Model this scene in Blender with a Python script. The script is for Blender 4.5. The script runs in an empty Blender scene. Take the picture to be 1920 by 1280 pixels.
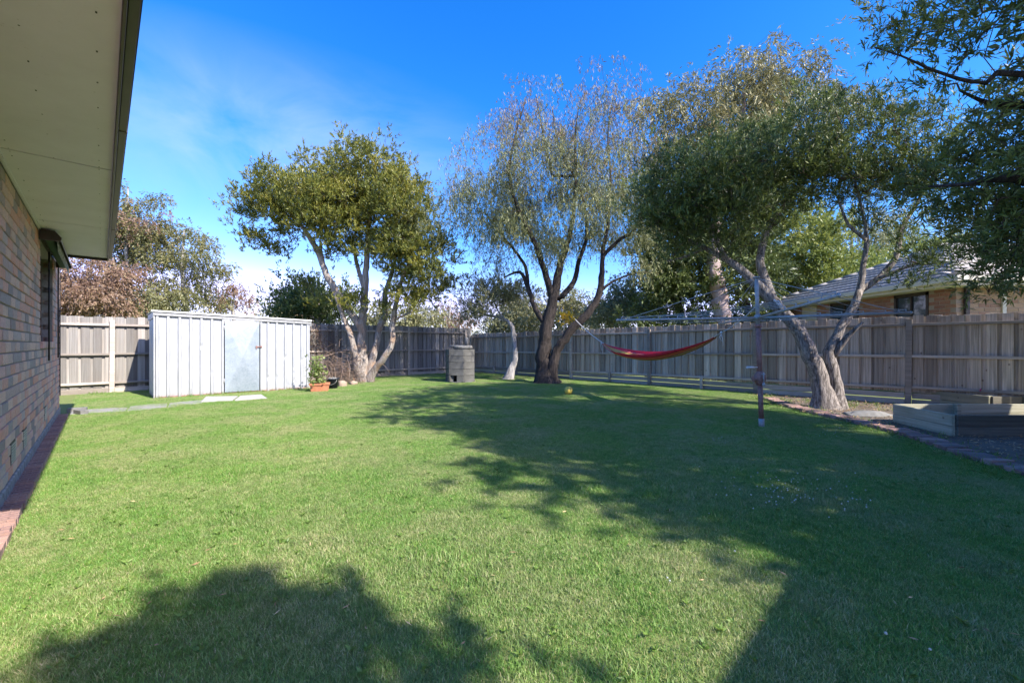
import bpy, bmesh, math, random
import numpy as np
from mathutils import Vector, Matrix
from math import radians as R, pi, sin, cos

random.seed(4)
rng = np.random.default_rng(11)
sc = bpy.context.scene
COL = sc.collection

# ------------------------------------------------------------------ camera
F, H, HZ = 797.0, 1.13, 645.0          # focal length in photo pixels, eye height, horizon row
cam_d = bpy.data.cameras.new('camera'); cam = bpy.data.objects.new('camera', cam_d); COL.objects.link(cam)
cam.location = (0, 0, H); cam.rotation_euler = (R(90), 0, 0)
cam_d.sensor_width = 36; cam_d.lens = 36 * F / 1920; cam_d.shift_y = 5 / 1920
cam_d.clip_start = 0.05; cam_d.clip_end = 600
sc.camera = cam

# ------------------------------------------------------------------ light
D1 = (-.6939, .7201); D2 = (.7201, .6939)      # along the house wall / away from it
def P(a, b, z=0.0): return Vector((a * D1[0] + b * D2[0], a * D1[1] + b * D2[1], z))
def PX(u, v, Y): return Vector(((u - 960) * Y / F, Y, H + (HZ - v) * Y / F))
def G(u, v):
    Y = F * H / (v - HZ); return Vector(((u - 960) * Y / F, Y, 0))
def AB(p): return (p[0] * D1[0] + p[1] * D1[1], p[0] * D2[0] + p[1] * D2[1])
light = (P(1, -.172, -.86)).normalized()
to_sun = -light
elev = math.asin(to_sun.z); azim = math.atan2(to_sun.x, to_sun.y)
sd = bpy.data.lights.new('sun', 'SUN'); sd.energy = 2.0; sd.angle = R(.53); sd.color = (1.0, .93, .84)
sun = bpy.data.objects.new('sun', sd); COL.objects.link(sun); sun.location = to_sun * 50
sun.rotation_euler = light.to_track_quat('-Z', 'Y').to_euler()

world = bpy.data.worlds.new('World'); sc.world = world; world.use_nodes = True
nt = world.node_tree; nt.nodes.clear()
def wn(t, **k):
    n = nt.nodes.new(t)
    for a_, b_ in k.items(): setattr(n, a_, b_)
    return n
wo = wn('ShaderNodeOutputWorld'); bg = wn('ShaderNodeBackground'); bg.inputs[1].default_value = .15
sky = wn('ShaderNodeTexSky', sky_type='NISHITA', sun_disc=False, sun_elevation=elev, sun_rotation=azim, altitude=50, air_density=1.0, dust_density=.6, ozone_density=2.2)
hs = wn('ShaderNodeHueSaturation'); hs.inputs['Saturation'].default_value = 1.0; hs.inputs['Hue'].default_value = .5; hs.inputs['Value'].default_value = 1.0
tc = wn('ShaderNodeTexCoord')
mp = wn('ShaderNodeMapping'); mp.inputs['Scale'].default_value = (1.2, 1.2, 2.6); mp.inputs['Rotation'].default_value = (0, R(14), 0)
nz = wn('ShaderNodeTexNoise'); nz.inputs['Scale'].default_value = 1.7; nz.inputs['Detail'].default_value = 9; nz.inputs['Roughness'].default_value = .56; nz.inputs['Distortion'].default_value = .9
cr = wn('ShaderNodeValToRGB'); cr.color_ramp.elements[0].position = .34; cr.color_ramp.elements[1].position = .74
# thin cirrus sheet hangs over the north-west part of the sky
dotn = wn('ShaderNodeVectorMath', operation='DISTANCE'); dotn.inputs[1].default_value = (-.30, .80, .74)
str_ = wn('ShaderNodeVectorMath', operation='MULTIPLY'); str_.inputs[1].default_value = (.68, 1, 2)
cm = wn('ShaderNodeMapRange'); cm.inputs[1].default_value = .36; cm.inputs[2].default_value = .12; cm.inputs[3].default_value = 0; cm.inputs[4].default_value = 1
ml = wn('ShaderNodeMath', operation='MULTIPLY'); ml2 = wn('ShaderNodeMath', operation='MULTIPLY'); ml2.inputs[1].default_value = .55
mx = wn('ShaderNodeMixRGB'); mx.inputs[2].default_value = (1.15, 1.35, 1.9, 1)
L = nt.links.new
SKY_R, SKY_G, SKY_B = (1.0, 2.6), (.37, 1.25), (.53, 1.0)      # gain and contrast of the sky colour per channel: deep polarised blue
sp = wn('ShaderNodeSeparateColor'); cb_ = wn('ShaderNodeCombineColor')
sk = wn('ShaderNodeVectorMath', operation='SCALE'); sk.inputs['Scale'].default_value = .15
L(sky.outputs[0], sk.inputs[0]); L(sk.outputs[0], sp.inputs[0])
for i_, (g_, p_) in enumerate((SKY_R, SKY_G, SKY_B)):
    pw = wn('ShaderNodeMath', operation='POWER'); pw.inputs[1].default_value = p_; mg = wn('ShaderNodeMath', operation='MULTIPLY'); mg.inputs[1].default_value = g_ / .15
    L(sp.outputs[i_], pw.inputs[0]); L(pw.outputs[0], mg.inputs[0]); chan = globals().setdefault('chan', []); chan.append(mg.outputs[0])
mng = wn('ShaderNodeMath', operation='MINIMUM'); L(chan[1], mng.inputs[0]); L(chan[2], mng.inputs[1])
mg9 = wn('ShaderNodeMath', operation='MULTIPLY'); mg9.inputs[1].default_value = .94; L(mng.outputs[0], mg9.inputs[0])
mnr = wn('ShaderNodeMath', operation='MINIMUM'); L(chan[0], mnr.inputs[0]); L(mg9.outputs[0], mnr.inputs[1])
L(mnr.outputs[0], cb_.inputs[0]); L(mng.outputs[0], cb_.inputs[1]); L(chan[2], cb_.inputs[2])
L(cb_.outputs[0], hs.inputs['Color']); L(tc.outputs['Generated'], mp.inputs[0]); L(mp.outputs[0], nz.inputs['Vector'])
L(nz.outputs[0], cr.inputs[0]); L(tc.outputs['Generated'], str_.inputs[0]); L(str_.outputs[0], dotn.inputs[0]); L(dotn.outputs['Value'], cm.inputs[0])
L(cr.outputs[0], ml.inputs[0]); L(cm.outputs[0], ml.inputs[1]); L(ml.outputs[0], ml2.inputs[0]); L(ml2.outputs[0], mx.inputs[0])
L(hs.outputs[0], mx.inputs[1]); L(mx.outputs[0], bg.inputs[0]); L(bg.outputs[0], wo.inputs[0])

sc.view_settings.view_transform = 'Standard'; sc.view_settings.look = 'None'
sc.view_settings.exposure = 2.30; sc.view_settings.gamma = 1; sc.view_settings.use_curve_mapping = False
sc.cycles.max_bounces = 6; sc.cycles.diffuse_bounces = 4; sc.cycles.transmission_bounces = 3
sc.cycles.glossy_bounces = 2; sc.cycles.use_denoising = False if False else True

# ------------------------------------------------------------------ object helpers
def tag(o, label=None, cat=None, group=None, kind=None):
    if label: o['label'] = label
    if cat: o['category'] = cat
    if group: o['group'] = group
    if kind: o['kind'] = kind
    return o
def empty(name, loc=(0, 0, 0), rz=0, **k):
    o = bpy.data.objects.new(name, None); COL.objects.link(o); o.location = loc; o.rotation_euler = (0, 0, rz)
    o.empty_display_size = .1
    return tag(o, **k)
def link(name, me, mat=None, parent=None, loc=None, rot=None, scale=None):
    o = bpy.data.objects.new(name, me); COL.objects.link(o)
    if mat and not me.materials:
        me.materials.append(mat)
    if parent: o.parent = parent
    if loc is not None: o.location = loc
    if rot is not None: o.rotation_euler = rot
    if scale is not None: o.scale = scale
    return o
def bm_mesh(name, bm, smooth=False):
    me = bpy.data.meshes.new(name); bm.to_mesh(me); bm.free()
    if smooth:
        for p in me.polygons: p.use_smooth = True
    return me
def box(bm, x0, x1, y0, y1, z0, z1, mat=None, jit=0.0):
    vs = []
    for x in (x0, x1):
        for y in (y0, y1):
            for z in (z0, z1):
                c = Vector((x, y, z))
                if jit: c += Vector([random.uniform(-jit, jit) for _ in range(3)])
                if mat is not None: c = mat @ c
                vs.append(bm.verts.new(c))
    for f in ((0, 1, 3, 2), (4, 6, 7, 5), (0, 4, 5, 1), (2, 3, 7, 6), (0, 2, 6, 4), (1, 5, 7, 3)):
        bm.faces.new([vs[i] for i in f])
    return vs
def bevel(bm, w, seg=1):
    bmesh.ops.recalc_face_normals(bm, faces=bm.faces)
    bmesh.ops.bevel(bm, geom=list(bm.edges), offset=w, segments=seg, affect='EDGES', profile=.6)
def boxmesh(name, x0, x1, y0, y1, z0, z1, bev=0, jit=0, seg=1):
    bm = bmesh.new(); box(bm, x0, x1, y0, y1, z0, z1, jit=jit)
    if bev: bevel(bm, bev, seg)
    else: bmesh.ops.recalc_face_normals(bm, faces=bm.faces)
    return bm_mesh(name, bm)
def tube(bm, pts, rad, seg=8, cap=True, mat_index=0):
    pts = [Vector(p) for p in pts]; n = len(pts)
    if not hasattr(rad, '__len__'): rad = [rad] * n
    rings = []; ref = Vector((0, 0, 1))
    for i, p in enumerate(pts):
        d = (pts[min(i + 1, n - 1)] - pts[max(i - 1, 0)]).normalized()
        if abs(d.dot(ref)) > .95: ref = Vector((1, 0, 0)) if abs(d.x) < .9 else Vector((0, 1, 0))
        s = d.cross(ref).normalized(); t = s.cross(d)
        rings.append([bm.verts.new(p + (s * cos(2 * pi * k / seg) + t * sin(2 * pi * k / seg)) * rad[i]) for k in range(seg)])
    for i in range(n - 1):
        for k in range(seg):
            f = bm.faces.new((rings[i][k], rings[i][(k + 1) % seg], rings[i + 1][(k + 1) % seg], rings[i + 1][k])); f.smooth = True; f.material_index = mat_index
    if cap:
        bm.faces.new(rings[0][::-1]); bm.faces.new(rings[-1])
def lathe(bm, prof, seg=20, sq=False):
    rings = []
    for r, z in prof:
        rings.append([bm.verts.new((r * cos(2 * pi * k / seg), r * sin(2 * pi * k / seg), z)) for k in range(seg)])
    for i in range(len(prof) - 1):
        for k in range(seg):
            f = bm.faces.new((rings[i][k], rings[i][(k + 1) % seg], rings[i + 1][(k + 1) % seg], rings[i + 1][k])); f.smooth = not sq
    return rings
RZ1 = math.atan2(D1[1], D1[0])      # rotation that turns +X into the a axis
RZ2 = math.atan2(D2[1], D2[0])      # rotation that turns +X into the b axis

# ------------------------------------------------------------------ materials
def nodes(name):
    m = bpy.data.materials.new(name); m.use_nodes = True; t = m.node_tree
    return m, t, t.nodes['Principled BSDF']
def ramp(t, stops, interp='LINEAR'):
    r = t.nodes.new('ShaderNodeValToRGB'); r.color_ramp.interpolation = interp
    e = r.color_ramp.elements
    while len(e) < len(stops): e.new(.5)
    for i, (p, c) in enumerate(stops):
        e[i].position = p; e[i].color = (*c, 1) if len(c) == 3 else c
    return r
def coords(t, kind='Object', scale=(1, 1, 1)):
    if kind == 'World':
        g = t.nodes.new('ShaderNodeNewGeometry'); o = g.outputs['Position']
    else:
        g = t.nodes.new('ShaderNodeTexCoord'); o = g.outputs[kind]
    m = t.nodes.new('ShaderNodeMapping'); m.inputs['Scale'].default_value = scale
    t.links.new(o, m.inputs[0]); return m.outputs[0]
def noise(t, vec, scale, detail=4, rough=.6, dist=0):
    n = t.nodes.new('ShaderNodeTexNoise'); n.inputs['Scale'].default_value = scale; n.inputs['Detail'].default_value = detail
    n.inputs['Roughness'].default_value = rough; n.inputs['Distortion'].default_value = dist
    t.links.new(vec, n.inputs['Vector']); return n.outputs[0]
def bump(t, b, h, strength=.4, dist=.01):
    n = t.nodes.new('ShaderNodeBump'); n.inputs['Strength'].default_value = strength; n.inputs['Distance'].default_value = dist
    t.links.new(h, n.inputs['Height']); t.links.new(n.outputs[0], b.inputs['Normal'])
def mixc(t, fac, c1, c2, mode='MIX'):
    n = t.nodes.new('ShaderNodeMixRGB'); n.blend_type = mode
    for i, c in ((0, fac), (1, c1), (2, c2)):
        if hasattr(c, 'links'): t.links.new(c, n.inputs[i])
        elif i == 0: n.inputs[0].default_value = c
        else: n.inputs[i].default_value = (*c, 1)
    return n.outputs[0]
def objrand(t):
    return t.nodes.new('ShaderNodeObjectInfo').outputs['Random']
def island(t):
    return t.nodes.new('ShaderNodeNewGeometry').outputs['Random Per Island']
def simple(name, c, rough=.7, metal=0, var=.12, scale=12, bs=.15):
    m, t, b = nodes(name)
    v = coords(t); n = noise(t, v, scale, 5)
    r = ramp(t, [(.25, tuple(x * (1 - var) for x in c)), (.75, tuple(min(1, x * (1 + var)) for x in c))])
    t.links.new(n, r.inputs[0]); t.links.new(r.outputs[0], b.inputs['Base Color'])
    b.inputs['Roughness'].default_value = rough; b.inputs['Metallic'].default_value = metal
    if bs: bump(t, b, n, bs, .005)
    return m
def wood_mat(name, c_dark, c_light, axis=2, warm=(.24, .16, .11), rand=True, warmamt=.35, bs=.5):
    m, t, b = nodes(name)
    s = [34, 34, 34]; s[axis] = 1.3
    rnd = objrand(t)
    v = coords(t, 'Object', tuple(s))
    ad = t.nodes.new('ShaderNodeVectorMath'); ad.operation = 'ADD'
    cx = t.nodes.new('ShaderNodeCombineXYZ')
    mm = t.nodes.new('ShaderNodeMath'); mm.operation = 'MULTIPLY'; mm.inputs[1].default_value = 37
    t.links.new(rnd, mm.inputs[0])
    for i in range(3): t.links.new(mm.outputs[0], cx.inputs[i])
    t.links.new(v, ad.inputs[0]); t.links.new(cx.outputs[0], ad.inputs[1])
    n = noise(t, ad.outputs[0], 1.0, 6, .65, .6)
    s2 = [3, 3, 3]; s2[axis] = 1.2
    v2 = coords(t, 'World', tuple(s2)); n2 = noise(t, v2, 1.5, 5, .65)
    r = ramp(t, [(.28, c_dark), (.5, tuple((x + y) / 2 for x, y in zip(c_dark, c_light))), (.72, c_light)])
    t.links.new(n, r.inputs[0])
    r2 = ramp(t, [(.42, (0, 0, 0)), (.72, (1, 1, 1))]); t.links.new(n2, r2.inputs[0])
    ms = t.nodes.new('ShaderNodeMath'); ms.operation = 'MULTIPLY'; ms.inputs[1].default_value = warmamt; t.links.new(r2.outputs[0], ms.inputs[0])
    c = mixc(t, ms.outputs[0], r.outputs[0], warm)
    mr = t.nodes.new('ShaderNodeMapRange'); mr.inputs[3].default_value = .52; mr.inputs[4].default_value = 1.25; t.links.new(rnd, mr.inputs[0])
    hsn = t.nodes.new('ShaderNodeHueSaturation'); t.links.new(mr.outputs[0], hsn.inputs['Value']); t.links.new(c, hsn.inputs['Color'])
    # knots
    vk = coords(t, 'Object', (1, 1, 1)); 
    ad2 = t.nodes.new('ShaderNodeVectorMath'); ad2.operation = 'ADD'; t.links.new(vk, ad2.inputs[0]); t.links.new(cx.outputs[0], ad2.inputs[1])
    vo = t.nodes.new('ShaderNodeTexVoronoi'); vo.inputs['Scale'].default_value = 5.5; t.links.new(ad2.outputs[0], vo.inputs['Vector'])
    rk = ramp(t, [(.05, (.35, .3, .28)), (.10, (1, 1, 1))]); t.links.new(vo.outputs['Distance'], rk.inputs[0])
    c3 = mixc(t, .8, hsn.outputs[0], rk.outputs[0], 'MULTIPLY')
    t.links.new(c3, b.inputs['Base Color']); b.inputs['Roughness'].default_value = .85
    bump(t, b, n, bs, .004)
    return m
M = {}
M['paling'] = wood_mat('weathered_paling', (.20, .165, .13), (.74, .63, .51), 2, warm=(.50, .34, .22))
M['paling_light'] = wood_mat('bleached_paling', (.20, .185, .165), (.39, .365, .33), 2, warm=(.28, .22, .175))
M['rail'] = wood_mat('weathered_rail', (.30, .255, .21), (.62, .54, .455), 0, warm=(.28, .2, .15))
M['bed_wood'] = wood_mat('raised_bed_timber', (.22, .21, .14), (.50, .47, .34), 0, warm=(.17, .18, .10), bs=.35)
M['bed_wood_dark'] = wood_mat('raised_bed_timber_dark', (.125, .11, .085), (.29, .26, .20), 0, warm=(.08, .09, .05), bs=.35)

def brick_mat(name, stops, src, mortar=False):
    m, t, b = nodes(name)
    rnd = objrand(t) if src == 'obj' else island(t)
    r = ramp(t, stops, 'CONSTANT'); t.links.new(rnd, r.inputs[0])
    v = coords(t, 'World'); n = noise(t, v, 60, 6, .7); n2 = noise(t, v, 9, 4)
    rr = ramp(t, [(.3, (.72, .70, .70)), (.7, (1.18, 1.16, 1.12))]); t.links.new(n, rr.inputs[0])
    c = mixc(t, 1, r.outputs[0], rr.outputs[0], 'MULTIPLY')
    r3 = ramp(t, [(.35, (0, 0, 0)), (.7, (1, 1, 1))]); t.links.new(n2, r3.inputs[0])
    c = mixc(t, mul(t, r3.outputs[0], .18), c, (.46, .38, .33))
    t.links.new(c, b.inputs['Base Color']); b.inputs['Roughness'].default_value = .85
    bump(t, b, n, .5, .004)
    return m
def mul(t, s, k):
    n = t.nodes.new('ShaderNodeMath'); n.operation = 'MULTIPLY'; n.inputs[1].default_value = k; t.links.new(s, n.inputs[0]); return n.outputs[0]
wall_stops = [(0, (.82, .43, .31)), (.16, (.74, .50, .38)), (.30, (.46, .36, .32)), (.40, (.86, .56, .41)), (.54, (.62, .42, .35)), (.64, (.84, .40, .26)), (.74, (.64, .48, .41)), (.86, (.80, .48, .40)), (.95, (.38, .29, .26))]
M['brick'] = brick_mat('wall_brick', wall_stops, 'obj'); M['brick_isl'] = brick_mat('wall_brick_joined', wall_stops, 'isl')
M['red_brick'] = brick_mat('red_brick', [(0, (.30, .12, .06)), (.3, (.36, .16, .08)), (.6, (.24, .10, .06)), (.8, (.4, .2, .11))], 'obj')
M['edge_brick'] = brick_mat('edging_brick', [(0, (.25, .14, .12)), (.25, (.33, .19, .16)), (.5, (.2, .125, .11)), (.75, (.40, .25, .21))], 'obj')
M['strip_brick'] = brick_mat('strip_brick', [(0, (.36, .22, .18)), (.3, (.44, .28, .23)), (.6, (.32, .2, .18))], 'obj')
M['tan_brick'] = brick_mat('tan_brick', [(0, (.36, .23, .14)), (.25, (.40, .27, .16)), (.5, (.33, .19, .12)), (.75, (.44, .30, .19))], 'obj')
M['rust_brick'] = brick_mat('neighbour_brick', [(0, (.33, .15, .09)), (.3, (.37, .18, .11)), (.6, (.28, .13, .08))], 'obj')
M['mortar'] = simple('mortar', (.36, .31, .27), .95, var=.2, scale=60, bs=.4)
M['mortar_light'] = simple('mortar_light', (.33, .27, .21), .95, var=.2, scale=60, bs=.4)
M['slab_edge'] = simple('slab_edge_concrete', (.30, .29, .28), .95, var=.5, scale=18, bs=.7)
M['concrete'] = simple('concrete', (.30, .285, .26), .9, var=.22, scale=9, bs=.3)
M['concrete_pale'] = simple('pale_concrete', (.42, .40, .37), .9, var=.12, scale=14, bs=.2)
M['block'] = simple('concrete_block', (.115, .112, .102), .95, var=.5, scale=3.5, bs=.6)
M['stone'] = simple('grey_stone', (.20, .195, .18), .95, var=.35, scale=10, bs=.6)
M['brown_paint'] = simple('brown_paint', (.055, .034, .027), .45, var=.25, scale=8, bs=.1)
M['dark_brown'] = simple('dark_brown_timber', (.045, .032, .027), .6, var=.3)
M['white_paint'] = simple('cream_paint', (.66, .63, .52), .6, var=.07, bs=.05)
M['cream'] = simple('cream_trim', (.60, .56, .42), .6, var=.08, bs=.05)
M['terracotta'] = simple('terracotta', (.50, .20, .10), .8, var=.2)
M['black_plastic'] = simple('black_plastic', (.025, .03, .045), .45, var=.3)
M['white_plastic'] = simple('white_plastic', (.7, .7, .68), .5, var=.08)
M['rope'] = simple('rope', (.62, .60, .55), .9, var=.15, scale=90, bs=.4)
M['clay_soil'] = simple('soil', (.085, .062, .047), 1, var=.5, scale=30, bs=.8)
M['ball'] = simple('yellow_leather', (.95, .62, .10), .6, var=.22, scale=16)
M['galv'] = simple('galvanised_steel', (.40, .39, .37), .65, .1, var=.25, scale=25, bs=.1)
M['galv_dull'] = simple('galvanised_pipe', (.34, .345, .34), .5, .3, var=.25, scale=20, bs=.1)
M['rust_paint'] = simple('rusty_brown_pipe', (.30, .155, .125), .6, .1, var=.45, scale=26, bs=.3)
M['wire'] = simple('line_wire', (.42, .43, .42), .6, .2, var=.1, bs=0)
M['glass'] = simple('window_glass', (.05, .07, .09), .05, 0, var=.1, bs=0)
M['pink'] = simple('pink_tape', (.75, .08, .25), .6, bs=0)
M['canvas'] = simple('green_canvas', (.10, .16, .08), .9, var=.2)

def eave_mat():
    m, t, b = nodes('eave_sheet')
    v = coords(t, 'World'); n = noise(t, v, 3, 6, .65); n2 = noise(t, v, 22, 6, .75)
    r = ramp(t, [(.3, (.86, .78, .86)), (.7, (.93, .85, .94))]); t.links.new(n, r.inputs[0])
    r2 = ramp(t, [(.27, (.42, .38, .33)), (.37, (1, 1, 1))]); t.links.new(n2, r2.inputs[0])
    c = mixc(t, .55, r.outputs[0], r2.outputs[0], 'MULTIPLY')
    t.links.new(c, b.inputs['Base Color']); b.inputs['Roughness'].default_value = .7
    return m
M['eave'] = eave_mat()

def shed_mat():
    m, t, b = nodes('pale_shed_sheet')
    v = coords(t, 'World', (3, 3, .9)); n = noise(t, v, 3, 6, .7); v2 = coords(t, 'World'); n2 = noise(t, v2, 40, 5, .8)
    r = ramp(t, [(.3, (.36, .375, .385)), (.62, (.455, .465, .475))]); t.links.new(n, r.inputs[0])
    r2 = ramp(t, [(.24, (.45, .42, .4)), (.33, (1, 1, 1))]); t.links.new(n2, r2.inputs[0])
    # rust creeping up from the ground
    g = t.nodes.new('ShaderNodeNewGeometry'); s = t.nodes.new('ShaderNodeSeparateXYZ'); t.links.new(g.outputs['Position'], s.inputs[0])
    mr = t.nodes.new('ShaderNodeMapRange'); mr.inputs[1].default_value = .10; mr.inputs[2].default_value = .0; mr.inputs[3].default_value = 0; mr.inputs[4].default_value = .8
    t.links.new(s.outputs[2], mr.inputs[0])
    mm = t.nodes.new('ShaderNodeMath'); mm.operation = 'MULTIPLY'; t.links.new(mr.outputs[0], mm.inputs[0]); t.links.new(n2, mm.inputs[1])
    c = mixc(t, .6, r.outputs[0], r2.outputs[0], 'MULTIPLY'); c = mixc(t, mm.outputs[0], c, (.28, .15, .09))
    t.links.new(c, b.inputs['Base Color']); b.inputs['Roughness'].default_value = .5; b.inputs['Metallic'].default_value = .15
    bump(t, b, n, .2, .01)
    return m
M['shed'] = shed_mat()
def door_mat():
    m, t, b = nodes('galvanised_door_sheet')
    v = coords(t, 'World'); n = noise(t, v, 3, 6, .7, .5)
    vo = t.nodes.new('ShaderNodeTexVoronoi'); vo.inputs['Scale'].default_value = 55; t.links.new(v, vo.inputs['Vector'])
    r = ramp(t, [(.3, (.28, .335, .38)), (.7, (.42, .47, .51))]); t.links.new(n, r.inputs[0])
    rv = t.nodes.new('ShaderNodeHueSaturation'); rv.inputs['Saturation'].default_value = 0; t.links.new(vo.outputs['Color'], rv.inputs['Color'])
    c = mixc(t, .12, r.outputs[0], rv.outputs[0], 'OVERLAY')
    t.links.new(c, b.inputs['Base Color']); b.inputs['Roughness'].default_value = .42; b.inputs['Metallic'].default_value = .45
    return m
M['door'] = door_mat()

def bark_mat(name, c1, c2, scale=(14, 14, 2.2), bs=1.0, warm=None):
    m, t, b = nodes(name)
    v = coords(t, 'World', scale); n = noise(t, v, 1.6, 7, .7, .8); v2 = coords(t, 'World'); n2 = noise(t, v2, 3.5, 4)
    r = ramp(t, [(.40, c1), (.60, c2)]); t.links.new(n, r.inputs[0])
    c = r.outputs[0]
    if warm:
        r2 = ramp(t, [(.48, (0, 0, 0)), (.62, (1, 1, 1))]); t.links.new(n2, r2.inputs[0]); c = mixc(t, mul(t, r2.outputs[0], .65), c, warm)
    t.links.new(c, b.inputs['Base Color']); b.inputs['Roughness'].default_value = .95
    bump(t, b, n, bs, .03)
    return m
M['bark_paper'] = bark_mat('paperbark', (.20, .165, .135), (.44, .39, .34), warm=(.36, .22, .13))
M['bark_dark'] = bark_mat('dark_bark', (.016, .012, .010), (.062, .048, .040))
M['bark_grey'] = bark_mat('grey_furrowed_bark', (.085, .07, .058), (.40, .35, .31), scale=(20, 20, 3))
M['bark_pale'] = bark_mat('pale_bark', (.22, .20, .18), (.48, .45, .42), bs=.6)
M['bark_pink'] = bark_mat('pink_gum_bark', (.34, .25, .22), (.50, .40, .37), bs=.3, warm=(.36, .24, .19))
M['twig'] = bark_mat('twig_bark', (.045, .03, .022), (.13, .09, .065), bs=.2)
M['twig_pale'] = bark_mat('pale_twig_bark', (.16, .11, .085), (.30, .22, .17), bs=.2)

def leaf_mat(name, stops, trans=.28, rough=.5):
    m, t, b = nodes(name)
    at = t.nodes.new('ShaderNodeAttribute'); at.attribute_name = 'rnd'
    stops = [(p_, (c_[0] * 1.95, c_[1] * 1.7, c_[2] * 1.3)) for p_, c_ in stops]
    r = ramp(t, stops); t.links.new(at.outputs['Fac'], r.inputs[0])
    t.links.new(r.outputs[0], b.inputs['Base Color']); b.inputs['Roughness'].default_value = rough
    tr = t.nodes.new('ShaderNodeBsdfTranslucent'); hsn = t.nodes.new('ShaderNodeHueSaturation'); hsn.inputs['Value'].default_value = 1.3; hsn.inputs['Hue'].default_value = .485
    t.links.new(r.outputs[0], hsn.inputs['Color']); t.links.new(hsn.outputs[0], tr.inputs['Color'])
    ms = t.nodes.new('ShaderNodeMixShader'); ms.inputs[0].default_value = trans
    t.links.new(b.outputs[0], ms.inputs[1]); t.links.new(tr.outputs[0], ms.inputs[2])
    t.links.new(ms.outputs[0], t.nodes['Material Output'].inputs[0])
    return m
LM = {
 'paper': leaf_mat('paperbark_leaves', [(0, (.035, .055, .017)), (.45, (.085, .11, .024)), (.8, (.145, .155, .03)), (1, (.21, .18, .045))]),
 'willow': leaf_mat('weeping_leaves', [(0, (.045, .062, .03)), (.5, (.095, .12, .058)), (.8, (.145, .17, .08)), (1, (.19, .17, .09))], .22),
 'rusty': leaf_mat('dry_weeping_leaves', [(0, (.07, .052, .034)), (.5, (.12, .095, .06)), (1, (.12, .14, .07))], .22),
 'tea': leaf_mat('dark_needle_leaves', [(0, (.022, .038, .016)), (.5, (.05, .082, .026)), (.85, (.10, .145, .04)), (1, (.16, .18, .055))]),
 'near': leaf_mat('near_dark_leaves', [(0, (.035, .05, .022)), (.5, (.07, .105, .035)), (.85, (.12, .17, .05)), (1, (.20, .20, .08))]),
 'gum': leaf_mat('gum_leaves', [(0, (.055, .065, .032)), (.5, (.115, .125, .062)), (.85, (.18, .18, .095)), (1, (.22, .17, .10))], .2),
 'redgum': leaf_mat('reddish_leaves', [(0, (.065, .045, .037)), (.5, (.125, .088, .074)), (.85, (.16, .125, .095)), (1, (.16, .16, .07))], .2),
 'olive': leaf_mat('olive_leaves', [(0, (.04, .05, .025)), (.5, (.08, .095, .042)), (1, (.14, .13, .065))], .2),
 'dense': leaf_mat('dense_dark_leaves', [(0, (.025, .04, .018)), (.5, (.05, .08, .028)), (1, (.10, .14, .05))], .2),
 'bright': leaf_mat('bright_leaves', [(0, (.05, .085, .022)), (.5, (.10, .145, .042)), (1, (.18, .215, .075))], .3),
 'greygreen': leaf_mat('grey_green_leaves', [(0, (.065, .08, .045)), (.5, (.125, .145, .085)), (1, (.20, .205, .13))], .2),
 'yellow': leaf_mat('yellow_blossom', [(0, (.30, .24, .03)), (1, (.55, .42, .04))], .3),
 'weed': leaf_mat('weed_leaves', [(0, (.05, .11, .02)), (1, (.10, .18, .045))], .3),
 'potplant': leaf_mat('pot_plant_leaves', [(0, (.05, .09, .025)), (1, (.15, .21, .08))], .3),
 'litter': leaf_mat('dry_litter', [(0, (.10, .07, .05)), (.6, (.24, .18, .12)), (1, (.36, .30, .22))], .05, .9),
}

# ------------------------------------------------------------------ setting: ground
def ground_mat():
    m, t, b = nodes('lawn_soil')
    v = coords(t, 'World'); n = noise(t, v, 9, 8, .7); n2 = noise(t, v, 120, 4, .7)
    r = ramp(t, [(.3, (.16, .22, .05)), (.6, (.23, .27, .08)), (.8, (.32, .28, .15))]); t.links.new(n, r.inputs[0])
    rr = ramp(t, [(.3, (.55, .55, .5)), (.7, (1.15, 1.15, 1.1))]); t.links.new(n2, rr.inputs[0])
    t.links.new(mixc(t, 1, r.outputs[0], rr.outputs[0], 'MULTIPLY'), b.inputs['Base Color']); b.inputs['Roughness'].default_value = 1
    bump(t, b, n2, .8, .01)
    return m
M['ground'] = ground_mat()
bm = bmesh.new()
S = 400
vs = [bm.verts.new(c) for c in ((-S, -60, 0), (S, -60, 0), (S, S, 0), (-S, S, 0))]; bm.faces.new(vs)
g = link('ground', bm_mesh('ground', bm), M['ground']); tag(g, kind='structure')

# brick edging line (lawn side), world coordinates from the photo's ground points
edge_pts = [G(*p) for p in ((1428, 749), (1470, 764), (1520, 777), (1600, 795), (1700, 822), (1800, 858), (1925, 897), (2080, 960))]
def polyline(pts, step):
    out = []; 
    ctrl = [Vector(p) for p in pts]
    dense = []
    n = len(ctrl)
    for i in range(n - 1):
        p0 = ctrl[max(i - 1, 0)]; p1 = ctrl[i]; p2 = ctrl[i + 1]; p3 = ctrl[min(i + 2, n - 1)]
        for k in range(40):
            s = k / 40
            dense.append(.5 * ((2 * p1) + (p2 - p0) * s + (2 * p0 - 5 * p1 + 4 * p2 - p3) * s * s + (3 * p1 - p0 - 3 * p2 + p3) * s ** 3))
    dense.append(ctrl[-1]); acc = 0; out.append(dense[0].copy())
    for i in range(1, len(dense)):
        seg = dense[i] - dense[i - 1]; l = seg.length
        while acc + l >= step:
            f = (step - acc) / l; dense[i - 1] = dense[i - 1] + seg * f; out.append(dense[i - 1].copy()); seg = dense[i] - dense[i - 1]; l = seg.length; acc = 0
        acc += l
    return out
edge_line = polyline(edge_pts, .113)
E = np.array([(p.x, p.y) for p in edge_line])
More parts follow.
